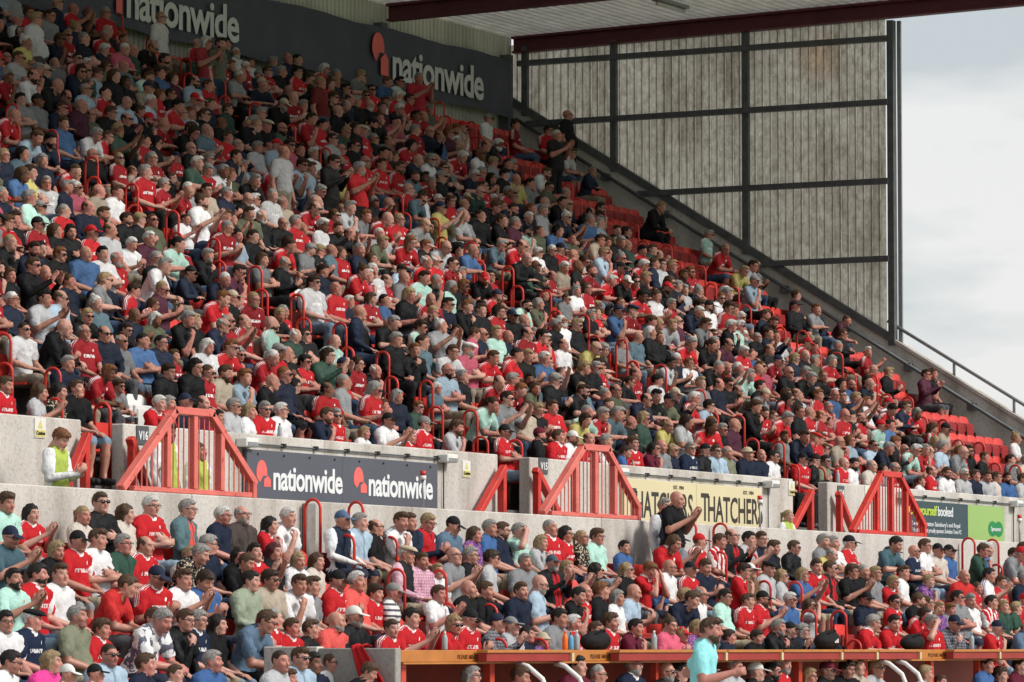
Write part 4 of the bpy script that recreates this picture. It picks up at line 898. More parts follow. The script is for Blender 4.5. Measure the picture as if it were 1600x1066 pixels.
HAIR = {'b': ('short', 'brown', 'short brown hair'), 'k': ('short', 'black', 'short dark hair'), 'g': ('short', 'grey', 'short grey hair'), 'w': ('short', 'white', 'white hair'), 'y': ('short', 'blond', 'short fair hair'), 'o': ('fringe', 'ginger', 'ginger hair'), 'd': (None, None, 'bald head'), 'n': ('ring', 'grey', 'balding grey hair'), 'N': ('ring', 'brown', 'balding brown hair'), 'z': ('buzz', 'dark_brown', 'cropped dark hair'), 'Z': ('buzz', 'grey', 'cropped grey hair'), 'l': ('long', 'blond', 'long fair hair'), 'e': ('long', 'brown', 'long brown hair'), 'q': ('long', 'black', 'long dark hair'), 'p': ('pony', 'brown', 'brown ponytail'), 'j': ('pony', 'blond', 'fair ponytail'), 'c': ('curly', 'brown', 'curly brown hair'), 'a': ('afro', 'black', 'bushy black curls'), 'u': ('bob', 'blond', 'fair bobbed hair'), 'v': ('bob', 'grey', 'grey bobbed hair'), 'i': ('bob', 'dark_brown', 'dark bobbed hair'), 'm': ('fade', 'brown', 'swept up brown hair'), 't': ('fringe', 'dark_brown', 'dark fringe'), 'x': ('bun', 'brown', 'brown hair in a bun'), 'h': ('long', 'red_brown', 'dark red hair')}
HATC = {'K': ('black', (.016, .016, .018)), 'N': ('navy', (.02, .028, .055)), 'R': ('red', (.5, .02, .025)), 'W': ('white', (.66, .66, .64)), 'G': ('grey', (.22, .22, .22)), 'B': ('blue', (.08, .14, .25)), 'C': ('beige', (.46, .40, .29)), 'M': ('maroon', (.13, .015, .03)), 'T': ('teal', (.06, .10, .12))}
HATS = {'c': ('cap', 'cap'), 'f': ('flat_cap', 'flat cap'), 'b': ('bucket_hat', 'bucket hat'), 's': ('sun_hat', 'brimmed hat'), 'n': ('beanie', 'beanie')}
PM = {}
def piece_mesh(nm):
    if nm not in PM: PM[nm] = np_mesh(nm, *PIECES[nm]['hi'], smooth=nm not in ('sunglasses', 'glasses'))
    return PM[nm]
M_LENS = mat('dark_lens', (.012, .012, .014), .12, 0, 1, spec=.6)
POSED = {'L': '', 'Q': '', 'X': 'arms folded', 'C': 'clapping', 'D': 'clapping', 'H': 'hand at chin', 'F': 'leaning forward', 'P': 'hands held together', 'O': 'hands over face', 'T': 'hand at brow', 'E': 'leaning on forearms', 'S': 'standing', 'A': 'standing and clapping', 'N': 'standing with head bowed', 'R': 'running'}
ALLP = []
def person(x3, y3, z3, shirt, hair, hat=None, flags='', pose='L', yaw=0, scale=1.0, place='', body_yaw=0, group='spectators in the stand', skin_i=None):
    rr = random.Random(int(x3*911+y3*77+z3*13)); fem = 'f' in flags; kid = 'k' in flags; big = 'b' in flags
    hy = yaw+(rr.gauss(.03, .20) if rr.random() < .86 else rr.uniform(-.75, .6)); hy = max(-.75, min(.75, hy)) if pose not in 'OHT' else hy*.15
    v, d, M = posed(pose, 'hi', hy, rr.gauss(.02, .06) if pose != 'F' else .1, (1.14 if big else rr.uniform(.97, 1.06))*(.9 if fem else 1)*(.92 if kid else 1), (.085 if big else max(0, rr.gauss(.02, .025)))*(0 if kid else 1), .035 if fem and not kid else 0)
    lg = shirt in LONG; slv = {'V': 'W', 'Nv': 'W', 'Hv': 'H', 'Rn': 'N'}.get(shirt)
    me = np_mesh('person', v, d['f']); g = d['g']; mi = np.zeros(len(g), np.int32); shorts = rr.random() < .42
    si = skin_i if skin_i is not None else rr.choice((0, 0, 1, 2, 2, 3))
    tr = rr.choice(SHORTS if shorts else TRS); ms = [skin(si), SH[shirt][1], tr, SHOEM[rr.random() < .4]]+([SH[slv][1]] if slv else [])
    mi[g == TORSO] = 1; mi[g == FORE] = 4 if slv else 1 if lg else 0; mi[g == THIGH] = 2; mi[g == SHIN] = 0 if shorts else 2; mi[g == SHOE] = 3
    for m in ms: me.materials.append(m)
    me.polygons.foreach_set('material_index', mi)
    a = me.attributes.new('rest', 'FLOAT_VECTOR', 'POINT'); a.data.foreach_set('vector', d['rest'].astype(np.float32).ravel())
    tn = np.ones((len(v), 4), np.float32); hm_ = d['gv'] == HEAD; ha = me.attributes.new('hl', 'FLOAT_VECTOR', 'POINT'); ha.data.foreach_set('vector', np.where(hm_[:, None], d['hl'], 9).astype(np.float32).ravel())
    if 'r' not in flags and not fem and not kid and rr.random() < .35:
        hl = d['hl']; q = hm_ & (hl[:, 2] < -.035) & (hl[:, 1] < .0) & (hl[:, 2] > -.115); tn[q, :3] *= (.72, .70, .72)
    a = me.attributes.new('tint', 'FLOAT_COLOR', 'POINT'); a.data.foreach_set('color', tn.ravel())
    o = bpy.data.objects.new('person', me); COL.objects.link(o); s_ = scale*(.96 if fem else 1); o.scale = (s_,)*3
    o.location = (x3, y3, z3); o.rotation_euler = (0, 0, body_yaw+rr.gauss(0, .15))
    st, hc, hdesc = HAIR[hair]; Mm = Matrix(M.tolist())
    if kid: Mm = Mm@Matrix.Scale(1.0, 4)
    def child(nm, pc, m_):
        c = bpy.data.objects.new(nm, piece_mesh(pc)); COL.objects.link(c); c.parent = o; c.matrix_local = Mm
        if not piece_mesh(pc).materials: piece_mesh(pc).materials.append(m_)
        c.material_slots[0].link = 'OBJECT'; c.material_slots[0].material = m_
    if hat:
        if st: child('hair', {'short': 'buzz', 'fade': 'buzz', 'fringe': 'buzz', 'curly': 'buzz', 'afro': 'buzz'}.get(st, st), hairm(hc))
        hn, hdn = HATS[hat[0]]; cn, cc = HATC[hat[1]]; child(hn, hn, cloth('hat_'+cn, cc))
    elif st: child('hair', st, hairm(hc))
    if 's' in flags: child('sunglasses', 'sunglasses', M_LENS)
    elif 'e' in flags: child('glasses', 'glasses', M_BLACK)
    if 'r' in flags: child('beard', 'beard', hairm(hc if hc else 'grey'))
    desc = [SH[shirt][0]]
    hd = (HATC[hat[1]][0]+' '+HATS[hat[0]][1]) if hat else hdesc
    ex = ' and sunglasses' if 's' in flags else ' and glasses' if 'e' in flags else ''
    if 'r' in flags: ex = ' and beard' if not ex else ', beard'+ex
    wd = ('child' if kid else 'person')
    parts = [wd+' in '+SH[shirt][0], 'with '+hd+ex, POSED[pose], place]
    def cat_(pp): return ', '.join([pp[0]+' '+pp[1]]+[q for q in pp[2:] if q])
    lab = cat_(parts)
    if len(lab.split()) > 16: parts[0] = wd+' in '+SH[shirt][0].split(' with ')[0].split(' under ')[0].split(' over ')[0]; lab = cat_(parts)
    if len(lab.split()) > 16: parts[1] = 'with '+hd; lab = cat_(parts)
    if len(lab.split()) > 16: parts[2] = ''; lab = cat_(parts)
    if len(lab.split()) > 16: lab = ' '.join(lab.split()[:16])
    tag(o, lab, 'child' if kid else 'person', group); ALLP.append(o); return o

# ------------------------------------------------------------------ the cast: head pixel, shirt, hair, hat, flags, pose
CAST_L = """8 785 M c - - L|46 795 Rs q - fb C|132 798 C j - f L|158 785 Kj b - s X|193 795 C e - f L|238 790 R w - e X|290 795 T g - e L|345 805 N w - e L|382 805 Dk n - er L|408 812 R q - f H|432 805 Ws w - - H
535 812 Nv w cB - L|558 815 L g - - L|588 825 K N - e L|614 812 Ws m - - H|638 815 N b - - L|660 815 Rn y - e P|742 829 U e - f L|766 825 B g - - L|785 828 N b - er Q|812 830 M g - - T|830 840 Gl u - fk H|862 825 R Z - b L|880 828 R q - fe L|910 835 Fl j - fe L|930 838 M c - e L|975 855 B k - k L
1022 845 R e - fb F|1091 840 Rs b cR f L|1122 845 Rw b - - L|1142 838 Kr N - e C|1167 842 Gl k - - C|1188 842 N b - e L|1206 850 K c - f L|1238 855 Kj b - s L|1268 868 Y n - - F|1285 846 G g - - L|1304 849 W g - - X|1377 846 Tv k - - E|1393 864 R b cK k L|1432 862 Nf d - s X|1446 853 W b - e X|1465 860 C b cK - L|1483 862 B b cK s L|1522 858 D b - e H|1540 858 B w - - L|1562 860 G g cR e F|1583 866 W t - - L|1599 858 R b - - L
12 838 Tv g cN e C|92 852 K u - f L|116 845 R b cK - L|152 842 W m - - X|193 850 D g - e L|222 852 Rs N - - L|282 868 Fl g - - F|308 868 C y - k L|330 850 N g - e L|338 878 K b - k F|365 862 K q - f L|395 863 R k - - D|415 855 K h - f L|470 872 W l - f L|488 880 C e - f L
634 866 Hv w fC - L|668 878 H b - - L|684 892 W y - k L|698 868 G d - e C|733 868 K g - e L|765 872 Gl t - s L|820 878 G g - b L|862 880 Kr g cT r C|886 882 S u - f D|928 885 K q - fs C|978 885 K l - fs L|1003 893 R o - - O|1034 885 W d - e L|1026 906 B y - k H|1078 890 Rs n cK - L|1098 885 N b - - P
1172 892 Br g cW e L|1198 888 Gl b fK - L|1221 895 Gl l - fs L|1254 893 B u - fe D|1275 885 R b - - L|1295 888 Kr b - s L|1328 893 K c - e C|1348 893 K Z - - L|1367 896 G y - e L|1384 903 R u - fe H|1410 895 W m - - L|1439 906 U y - k H|1505 900 r d - - L|1526 914 R p - fk L|1542 898 Ws k - - C|1562 906 R b - k L|1598 905 N g - - L
35 905 M k - r C|54 897 R k - r L|80 897 W m - - L|150 910 r b - f F|288 905 W m - - C|312 905 B t - - P|389 907 So k - - L|418 905 Be t - s L|457 910 W m - - H|482 915 G m - - L|523 907 R b cK - P|562 908 S w - b L|586 915 R t - k L|604 918 Wh g cG f L|682 921 W b - f C|735 920 K d - - L|753 922 K b - - L|817 923 N b - - L|834 912 L d - er P|883 928 K k - - H|911 925 R d - - L|938 922 K o - - L|966 928 W v - f L|982 925 L d - - P
1051 938 N b - - F|1066 931 Gl y - - L|1092 928 Ws n - e L|1130 932 M k - eb L|1166 938 Rs m - k L|1188 935 R b cK rs C|1233 937 B w - s L|1266 942 Gl e - fs T|1396 935 R k - sf L|1425 937 K b - r C|1446 937 W p - fe L|1469 950 U y - k L|1487 952 G o - k L|1494 934 G k - sb X|1514 938 W g - b L|1548 941 Rw k - - L|1567 945 D y - k L|1588 950 D y - k C|1599 938 R w cR - L
8 970 W k - e L|48 968 Nf w fK - L|124 963 O g - b L|152 982 R c - k L|216 968 Td g - b F|240 966 R b - re L|266 965 Kj b - e H|302 968 Nf g - e L|352 968 K q - f L|373 972 Bd b - e F|397 973 W b cR e H|420 965 R Z - - L|442 975 R b - k L|480 983 Kj m - k L|522 970 S d - r L|552 963 Kj g cW r L|615 978 Rs b - k L|634 965 Rs k - - C|683 970 R u - fs E|777 973 Kc b cN - C
803 978 Gl b cG - L|826 985 N q - fk L|846 1000 U b bC k L|863 965 G k - - L|869 986 N k cK k F|930 980 Kj b - k L|951 972 R c - - L|978 978 Ma k - - H|1047 970 Pk x - f P|1063 986 Pk l cR fk L|1086 975 U u - f L|1138 995 N t - k L|1180 995 K t - k L|1203 978 Kj g - r H|1232 984 Kj k cK - C|1252 980 N v - fe L|1340 974 R g - e E|1375 973 R k - - E|1424 968 Rs i - f F|1456 973 R g - - T|1479 971 Kc b cN s H|1586 980 Bd d - - E
78 1028 P u - fb L|103 1055 R b cW k L|148 1055 R b cK k L|169 1025 L z - s L|272 1055 C b - k L|437 1035 Gl z - - L|466 1030 L m - s L|487 1038 N k - K L|517 1030 W p - fe L|450 1062 C c - k L|569 1050 K c - k P|10 1035 W k - e L|225 1040 N b - - L|330 1035 B g - - L"""
CAST_U = """5 625 R b - - L|62 612 Gl e - f C|88 604 Fl q - f L|116 607 K b - - L|243 632 R w - f H|262 642 r v - f L|288 638 N g cN - L|318 640 Ma N - - L|347 655 R k - k L|363 643 Gl g - s L|383 650 W u - f L|402 638 R g - s L|435 643 W w - e L|497 660 N b - r H|525 652 R g - s L|568 672 W u - fk L|605 662 W k cK e C|640 680 R p - fk L|660 665 Rs b cG s L|700 675 Gl c - r H|790 688 Rs b cK e X|842 690 K k cM r L|872 693 R b - - L|892 690 W b cW r L|920 692 R N - - L|945 698 W g - - L|966 704 B t - k H|988 702 R c - e L
1015 703 Ma q - fs H|1031 708 G d - - L|1046 710 N l - fs L|1078 713 Nf g - s L|1104 712 Kj g cK e L|1119 712 L b - s L|1131 718 O n - - L|1168 721 N w sC - L|1191 724 N d - - L|1206 720 W k - s L|1253 727 R k cK s L|1270 724 Kj b cK e P|1288 724 O k - s L|1316 733 R d - - L|1332 734 W k - r L|1361 744 C n - - L|1379 741 G q - f L|1397 737 R n - s L|1438 750 W p - fk L|1455 738 R N - - L|1478 744 Ws b - re L|1505 751 Gl w - s L|1523 757 N b - - L|1541 757 Gl m - - L|1556 753 C b - e L|1574 753 B k - r L|1596 748 Gl b - - L"""
CAST_D = "735 1050 Gl v - fe L|793 1056 R b - - H|901 1042 Ma k - - L|929 1054 N Z - e L|988 1040 Nf n - er L|1038 1050 Kj d - sr L|1059 1051 K k - - L|1144 1042 Gl Z - e L|1179 1050 Kj g cW - L|1203 1048 K k - rs L|1222 1038 R n - r L|1263 1052 C u - fe L|1290 1048 Kj g cM s L|1320 1046 K t - e L|1338 1042 Be b - - L|1367 1045 Gl y - s L|1443 1054 Gl y - - L|1468 1066 K b - k L|1539 1039 B k - - L|1561 1050 K c - f L|1591 1042 Ma z - - L"
def parse(s):
    for e in s.replace('\n', '|').split('|'):
        q = e.split(); yield float(q[0]), float(q[1]), q[2], q[3], (None if q[4] == '-' else q[4]), q[5], q[6]
def mark(X, Y, z):
    px = proj((X, Y, z))[0]
    for lim, nm in ((185, 'before stair V16'), (400, 'near gate V16'), (690, 'near the slate board'), (840, 'near stair V15'), (1000, 'near gate V15'), (1200, 'near the yellow board'), (1320, 'near stair V14'), (1450, 'near gate V14'), (1700, 'near the lime board')):
        if px < lim: return nm
ROWN = ['back row of lower tier', 'second row under the wall', 'third row under the wall', 'row above the dugouts', 'lowest row by the pitch']
HEADH = 1.215
lowp = []
taken_l = {r: [] for r in range(6)}; rowppl = {r: [] for r in range(6)}
for x, y, sh, hr, hat, fl, ps in parse(CAST_L):
    if y > 1020:
        lowp.append((x, y, sh, hr, hat, fl, ps)); continue
    kid = 'k' in fl; hh = (.98 if kid else 1.165)-(.12 if ps == 'F' else .05 if ps in 'EO' else 0)
    best = min(((abs(onY(x, y, l_head_y(r))[2]-l_floor(r)-hh), r) for r in range(5)))[1]
    P_ = onY(x, y, l_head_y(best)); sc = (P_[2]-l_floor(best))/(HEADH-(.12 if ps == 'F' else .05 if ps in 'EO' else 0)); sc = max(.74, min(.9, sc)) if kid else max(.90, min(1.04, sc))
    rowppl[best].append([P_[0], sh, hr, hat, fl, ps, sc])
NPC = 0
for r, L_ in rowppl.items():
    L_.sort(key=lambda q: q[0])
    for it in range(8):
        for a, b in zip(L_[:-1], L_[1:]):
            dd = .41-(b[0]-a[0])
            if dd > 0: a[0] -= dd/2*.6; b[0] += dd/2*.6
    # fill the gaps
    if L_:
        x_lo, x_hi = onY(-25, 950, l_head_y(r))[0], (onY(1625, 950, l_head_y(r))[0] if r < 4 else onY(560, 1040, l_head_y(r))[0])
        xs_ = [x_lo]+[q[0] for q in L_]+[x_hi]; extra = []
        for a, b in zip(xs_[:-1], xs_[1:]):
            n = int((b-a)/.47)-1
            for i in range(n):
                X = a+(b-a)*(i+1)/(n+1)
                if any(l0-.28 < X < l1+.28 for l0, l1 in L_AIS): continue
                extra.append(X)
        for X in extra:
            if rng.random() < .38: L_.append([X, rng.choice(['R', 'R', 'Rs', 'K', 'N', 'W', 'G', 'Bd', 'Gl', 'r']), rng.choice('bkgbwzNtm'), rng.choice([None, None, None, 'cK', 'cN']), rng.choice(['-', 'e', 's', '-', 'r']), rng.choice('LLQXCHP'), rng.uniform(.92, 1.0)])
            else: taken_l[r].append(X)
    for X, sh, hr, hat, fl, ps, sc in L_:
        yv = -.6 if (sh == 'R' and hr == 'u' and 's' in fl) else 0
        person(X, l_head_y(r)+.0, l_floor(r), sh, hr, hat, fl, ps, yv, sc, ROWN[r]+' '+mark(X, l_head_y(r), l_floor(r)+1), skin_i=4 if 'K' in fl else None); NPC += 1
for x, y, sh, hr, hat, fl, ps in lowp:
    Yp = 22.82 if x < 400 else 21.9 if x < 540 else 21.35
    if x < 400 and y > 1048: Yp = 22.15
    P_ = onY(x, y, Yp); sc = .8 if 'k' in fl else .97; person(P_[0], Yp, P_[2]-1.2*sc, sh, hr, hat, fl, ps, 0, sc, ROWN[4]+' '+mark(P_[0], Yp, 1.4), skin_i=4 if 'K' in fl else None)
u0 = []
for x, y, sh, hr, hat, fl, ps in parse(CAST_U):
    P_ = onY(x, y, u_head_y(0)-.05); kid = 'k' in fl; sc = (P_[2]-U_F0)/(HEADH-(.12 if ps == 'F' else 0)); sc = max(.78, min(.92, sc)) if kid else max(.9, min(1.05, sc)); u0.append([P_[0], sh, hr, hat, fl, ps, sc])
u0.sort(key=lambda q: q[0])
for it in range(8):
    for a, b in zip(u0[:-1], u0[1:]):
        dd = .41-(b[0]-a[0])
        if dd > 0: a[0] -= dd*.3; b[0] += dd*.3
for X, sh, hr, hat, fl, ps, sc in u0: person(X, u_head_y(0)-.05, U_F0, sh, hr, hat, fl, ps, -.7 if (sh == 'R' and hr == 'g' and 's' in fl and ps == 'L' and X > 46 and X < 49) else 0, sc, 'behind the upper wall '+mark(X, u_head_y(0), 4.5)); NPC += 1
for x, y, sh, hr, hat, fl, ps in parse(CAST_D):
    P_ = onY(x, y, 21.18); person(P_[0], 21.18, P_[2]-1.205*(.8 if 'k' in fl else 1), sh, hr, hat, fl, ps, 0, .8 if 'k' in fl else 1, 'under the dugout roof'); NPC += 1
# stewards, standing man, referee
P_ = onY(88, 688, 26.75); person(P_[0], 26.75, P_[2]-1.59, 'V', 'o', None, '-', 'N', .1, 1.0, 'behind the ledge by stair V16', group='stewards on the walkway')
P_ = onY(262, 678, 26.9); person(P_[0], 26.9, P_[2]-1.60, 'V', 'a', None, '-', 'S', 0, 1.0, 'behind gate V16', group='stewards on the walkway', skin_i=4)
P_ = onY(312, 706, 26.75); person(P_[0], 26.75, P_[2]-1.50, 'V', 'e', None, 'f', 'S', 0, .97, 'behind gate V16', group='stewards on the walkway')
P_ = onY(1231, 808, 26.6); person(P_[0], 26.6, P_[2]-1.30, 'V', 'j', None, 'f', 'S', 0, .85, 'behind the ledge by stair V14', group='stewards on the walkway')
P_ = onY(1052, 785, l_head_y(0)-.1); person(P_[0], l_head_y(0)-.1, P_[2]-1.6, 'K', 'd', None, '-', 'A', 0, 1.02, 'before the yellow board')
P_ = onY(1038, 792, l_head_y(0)+.1); person(P_[0]+.22, l_head_y(0)+.2, P_[2]-1.55, 'Nv', 'g', None, '-', 'S', 0, .97, 'behind the bald clapping person')
r_ = ray(1098, 975); Pz = CAMP+r_*(41/(r_@FW)); person(Pz[0], Pz[1], Pz[2]-1.66*1.03, 'A', 'm', None, 'r', 'R', 0, 1.03, 'out on the pitch before the dugouts', group='match officials', body_yaw=.25)
print('people', len(ALLP), time.time()-T0)

# ------------------------------------------------------------------ upper crowd: one mass
CRW = [((.47, .016, .022), 27, 1), ((.30, .012, .018), 10, 1), ((.009, .0095, .011), 28, 0), ((.013, .019, .04), 15, 0), ((.68, .68, .70), 10, 1), ((.22, .23, .24), 8, 0), ((.42, .43, .45), 5, 0), ((.42, .66, .58), 3, 1), ((.36, .47, .58), 4, 0), ((.06, .13, .28), 4, 0), ((.08, .02, .04), 4, 0), ((.10, .11, .07), 3, 0), ((.04, .08, .06), 3, 0), ((.45, .09, .14), 1, 0), ((.45, .38, .30), 3, 0), ((.10, .16, .2), 4, 0), ((.5, .44, .15), 1, 0)]
CRN = [c for c in CRW]; CRP = np.array([c[1] for c in CRW], float); CRP /= CRP.sum()
bV, bF, bC, bR, bH = [], [], [], [], []; nv = 0; occ = []; emp = []
def add_crowd(X, Y, Z, pose, sc, byaw, col=None, prt=0, hat=None, hair=None, longs=False):
    global nv
    fem = rng.random() < .2
    v, d, M = posed(pose, 'lo', max(-.7, min(.7, rng.gauss(.03, .22) if rng.random() < .86 else rng.uniform(-.7, .6))) if pose not in 'OHT' else 0, rng.gauss(.03, .07), rng.uniform(.95, 1.12)*(.92 if fem else 1), max(0, rng.gauss(.03, .035)), .03 if fem else 0)
    f = d['f']; g = d['g']; sk = SKINC[rng.choice((0, 0, 1, 2, 2, 3, 3, 4) if rng.random() < .3 else (0, 1, 2, 3))]
    if col is None:
        i = nrg.choice(len(CRN), p=CRP); col, _, prt = CRN[i]
    C = np.ones((len(f), 4), np.float32); sk_ = np.array(sk)*rng.uniform(.88, 1.1); C[:, :3] = sk_
    cj = np.array(col)*rng.uniform(.62, 1.12); C[g == TORSO, :3] = cj; C[g == TORSO, 3] = 0 if prt else 1
    if longs or (max(col) < .1 and rng.random() < .4): C[g == FORE, :3] = cj
    tr = rng.choice([(.06, .10, .17), (.03, .05, .09), (.015, .015, .017), (.015, .015, .017), (.08, .08, .09), (.25, .21, .16), (.15, .2, .27)]); C[g == THIGH, :3] = tr
    C[g == SHIN, :3] = tr if rng.random() < .6 else sk; C[g == SHOE, :3] = (.03, .03, .03)
    items = [(v, f, C, d['rest'], np.where((d['gv'] == HEAD)[:, None], d['hl'], 9.))]
    hs = hair or rng.choice(['short']*6+['fade']*5+['fringe']*3+['buzz']*4+['ring']*3+[None]*4+['curly']) if not fem else rng.choice(['long', 'long', 'bob', 'bob', 'pony', 'bun'])
    hc = HC_[rng.choice(['brown']*5+['dark_brown']*4+['black']*3+['grey']*4+['white']*2+['blond']*2+['ginger'])]
    def pc(nm, c):
        pv, pf = PIECES[nm]['lo']; pv = pv@M[:3, :3].T+M[:3, 3]; cc = np.ones((len(pf), 4), np.float32); cc[:, :3] = np.array(c)*nrg.uniform(.9, 1.1, (len(pf), 1)); items.append((pv, pf, cc, np.full(pv.shape, 9.), np.full(pv.shape, 9.)))
    if hs in ('short', 'fade', 'fringe') and rng.random() < .18 or hat:
        pc('cap' if rng.random() < .85 else 'flat_cap', HATC[rng.choice('KKKNNRRWGC')][1]); pc('buzz', hc)
    elif hs: pc(hs, hc)
    if rng.random() < .22: pc('sunglasses', (.012, .012, .014))
    elif rng.random() < .25: pc('glasses', (.03, .03, .03))
    if not fem and rng.random() < .15: pc('beard', hc)
    R = rotz(byaw+rng.gauss(0, .08))@rotx(rng.gauss(0, .04))
    for pv, pf, cc, rs, hl_ in items:
        bV.append((pv*sc)@R.T+V(X, Y, Z)); bF.append(pf+nv); bC.append(np.repeat(cc, 3, 0)); bR.append(rs); bH.append(hl_); nv += len(pv)
PW = 'LLLLLLLLLQQQQQQQQQXXXXXXXCDHHHPPPPFFFFFEEEE'
STAND = [(335, 75, (.12, .12, .09), 'S'), (655, 128, (.45, .03, .05), 'A'), (895, 183, (.02, .02, .02), 'S'), (440, 250, (.3, .3, .31), 'S'), (868, 205, (.02, .02, .022), 'A'), (566, 262, (.5, .02, .025), 'A'), (512, 255, (.02, .02, .02), 'A'), (255, 25, (.6, .6, .6), 'S'), (325, 60, (.4, .05, .06), 'A'), (500, 120, (.15, .02, .02), 'S'), (60, 25, (.6, .6, .62), 'S')]
stand_at = []
for x, y, c, ps in STAND:
    k = min(range(1, U_N), key=lambda k: abs(onY(x, y, u_head_y(k))[2]-u_floor(k)-1.6)); P_ = onY(x, y, u_head_y(k)); stand_at.append((k, P_[0])); add_crowd(P_[0], u_head_y(k), u_floor(k), ps, 1.0, rng.gauss(0, .1), c)
white_spots = [solve_ for solve_ in [(168, 640), (190, 640), (213, 640), (372, 180), (385, 180), (640, 262), (655, 262), (470, 470), (1395, 690), (1408, 690)]]
wh = []
for x, y in white_spots:
    k = min(range(0, U_N), key=lambda k: abs(onY(x, y, u_head_y(k)+.2)[2]-u_floor(k)-.72)); wh.append((k, onY(x, y, u_head_y(k)+.2)[0]))
GROUPS = [(1150, 420), (1163, 428), (1258, 470), (1275, 478), (1290, 488), (1245, 460), (1302, 535), (1337, 555), (1362, 562), (1437, 590), (1450, 592), (865, 215), (905, 265), (880, 235), (1240, 455)]
gat = []
for x, y in GROUPS:
    k = min(range(1, U_N), key=lambda k: abs(onY(x, y, u_head_y(k))[2]-u_floor(k)-1.17)); gat.append((k, onY(x, y, u_head_y(k))[0]))
lastb = max(b for a, b in U_AIS)
for k in range(0, U_N-1):
    Yk = u_head_y(k); x_lo = onY(-40, 500, Yk)[0]; x_hi = min(XE-.75, onY(1640, 600, Yk)[0]); X = x_hi-.02
    while X > x_lo:
        X -= .447
        if any(a-.27 < X < b+.27 for a, b in U_AIS): continue
        if k == 0 and any(a-.1 < X < b+.1 for a, b in OPEN): continue
        near0 = k == 0 and any(abs(q[0]-X) < .38 for q in u0)
        wnear = any(kk == k and abs(xx-X) < .24 for kk, xx in wh)
        if wnear: emp.append((X, k, 1)); continue
        if any(kk == k and abs(xx-X) < .3 for kk, xx in stand_at): continue
        if k == 0:
            if not near0 and rng.random() < .35: emp.append((X, 0, 0))
            else: occ.append((X, 0))
            continue
        endsec = X > lastb
        if endsec and k > 1:
            if any(kk == k and abs(xx-X) < .3 for kk, xx in gat) or rng.random() < .07 or (k > 15 and rng.random() < .3): pass
            else: emp.append((X, k, 0)); continue
        elif rng.random() < (.035 if k < 16 else .06): emp.append((X, k, 0)); continue
        occ.append((X, k)); add_crowd(X+rng.gauss(0, .035), Yk+rng.gauss(0, .03), u_floor(k), rng.choice(PW), rng.uniform(.87, 1.0) if rng.random() < .92 else rng.uniform(.74, .85), rng.gauss(0, .12))
Vv = np.concatenate(bV); Ff = np.concatenate(bF); Cc = np.concatenate(bC); Rr = np.concatenate(bR)
me = np_mesh('crowd', Vv, Ff); a = me.attributes.new('col', 'FLOAT_COLOR', 'CORNER'); a.data.foreach_set('color', Cc.astype(np.float32).ravel()); a = me.attributes.new('rest', 'FLOAT_VECTOR', 'POINT'); a.data.foreach_set('vector', Rr.astype(np.float32).ravel()); a = me.attributes.new('hl', 'FLOAT_VECTOR', 'POINT'); a.data.foreach_set('vector', np.concatenate(bH).astype(np.float32).ravel())
def crowd_mat():
    m = bpy.data.materials.new('crowd_cloth_and_skin'); m.use_nodes = True; t = m.node_tree; p = t.nodes['Principled BSDF']; p.inputs['Roughness'].default_value = .7; p.inputs['Specular IOR Level'].default_value = .15
    _, x, y, z, sp_, cr_, st_ = chest_masks(t); c = attr(t, 'col'); fl = mth(t, 'SUBTRACT', 1.0, c.outputs['Alpha']); mk = mth(t, 'MULTIPLY', mth(t, 'MAXIMUM', mth(t, 'MAXIMUM', sp_, cr_), st_), fl)
    g_ = nd(t, 'ShaderNodeNewGeometry'); n_ = noise(t, g_.outputs['Position'], 14, 4)
    base = mixc(t, 1.0, face_mask(t, c.outputs['Color']), mixc(t, n_, (.72, .72, .72), (1.2, 1.2, 1.2)), 'MULTIPLY'); t.links.new(mixc(t, mk, base, (.72, .72, .72)), p.inputs['Base Color'])
    b = nd(t, 'ShaderNodeBump'); b.inputs['Strength'].default_value = .6; b.inputs['Distance'].default_value = .04; t.links.new(noise(t, g_.outputs['Position'], 12, 2), b.inputs['Height']); t.links.new(b.outputs[0], p.inputs['Normal']); return m
me.materials.append(crowd_mat()); cr = link('crowd', me); tag(cr, 'mass of seated spectators filling the upper tier behind its front row', 'crowd', kind='stuff')
print('crowd', len(occ), len(Ff), time.time()-T0)

# ------------------------------------------------------------------ seats
def seat_parts():
    b = MB(); n = 6
    for i in range(n+1):
        u = -.215+.43*i/n; cy = .05*(1-(u/.215)**2)
        b.v += [(u, .17+cy-.04, .44), (u, .21+cy-.04, .80-(abs(u)/.215)**6*.05), (u, .235+cy-.04, .80-(abs(u)/.215)**6*.05), (u, .20+cy-.04, .44)]
    for i in range(n):
        q = i*4; b.f += [(q, q+4, q+5, q+1), (q+1, q+5, q+6, q+2), (q+2, q+6, q+7, q+3), (q+3, q+7, q+4, q)]
    b.f += [(0, 1, 2, 3), (n*4+3, n*4+2, n*4+1, n*4)]
    p = MB().box(-.20, .20, .06, .105, .36, .66).box(-.17, .17, .04, .06, .40, .62); k = MB().box(-.03, .03, .10, .22, 0, .44).box(-.23, -.205, .02, .2, .36, .50).box(.205, .23, .02, .2, .36, .50)
    return b, p, k
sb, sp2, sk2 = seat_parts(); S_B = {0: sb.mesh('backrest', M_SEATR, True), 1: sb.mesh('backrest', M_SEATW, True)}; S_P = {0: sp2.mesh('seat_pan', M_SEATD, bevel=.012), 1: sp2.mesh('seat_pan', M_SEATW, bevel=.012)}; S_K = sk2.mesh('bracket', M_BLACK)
NSEAT = 0
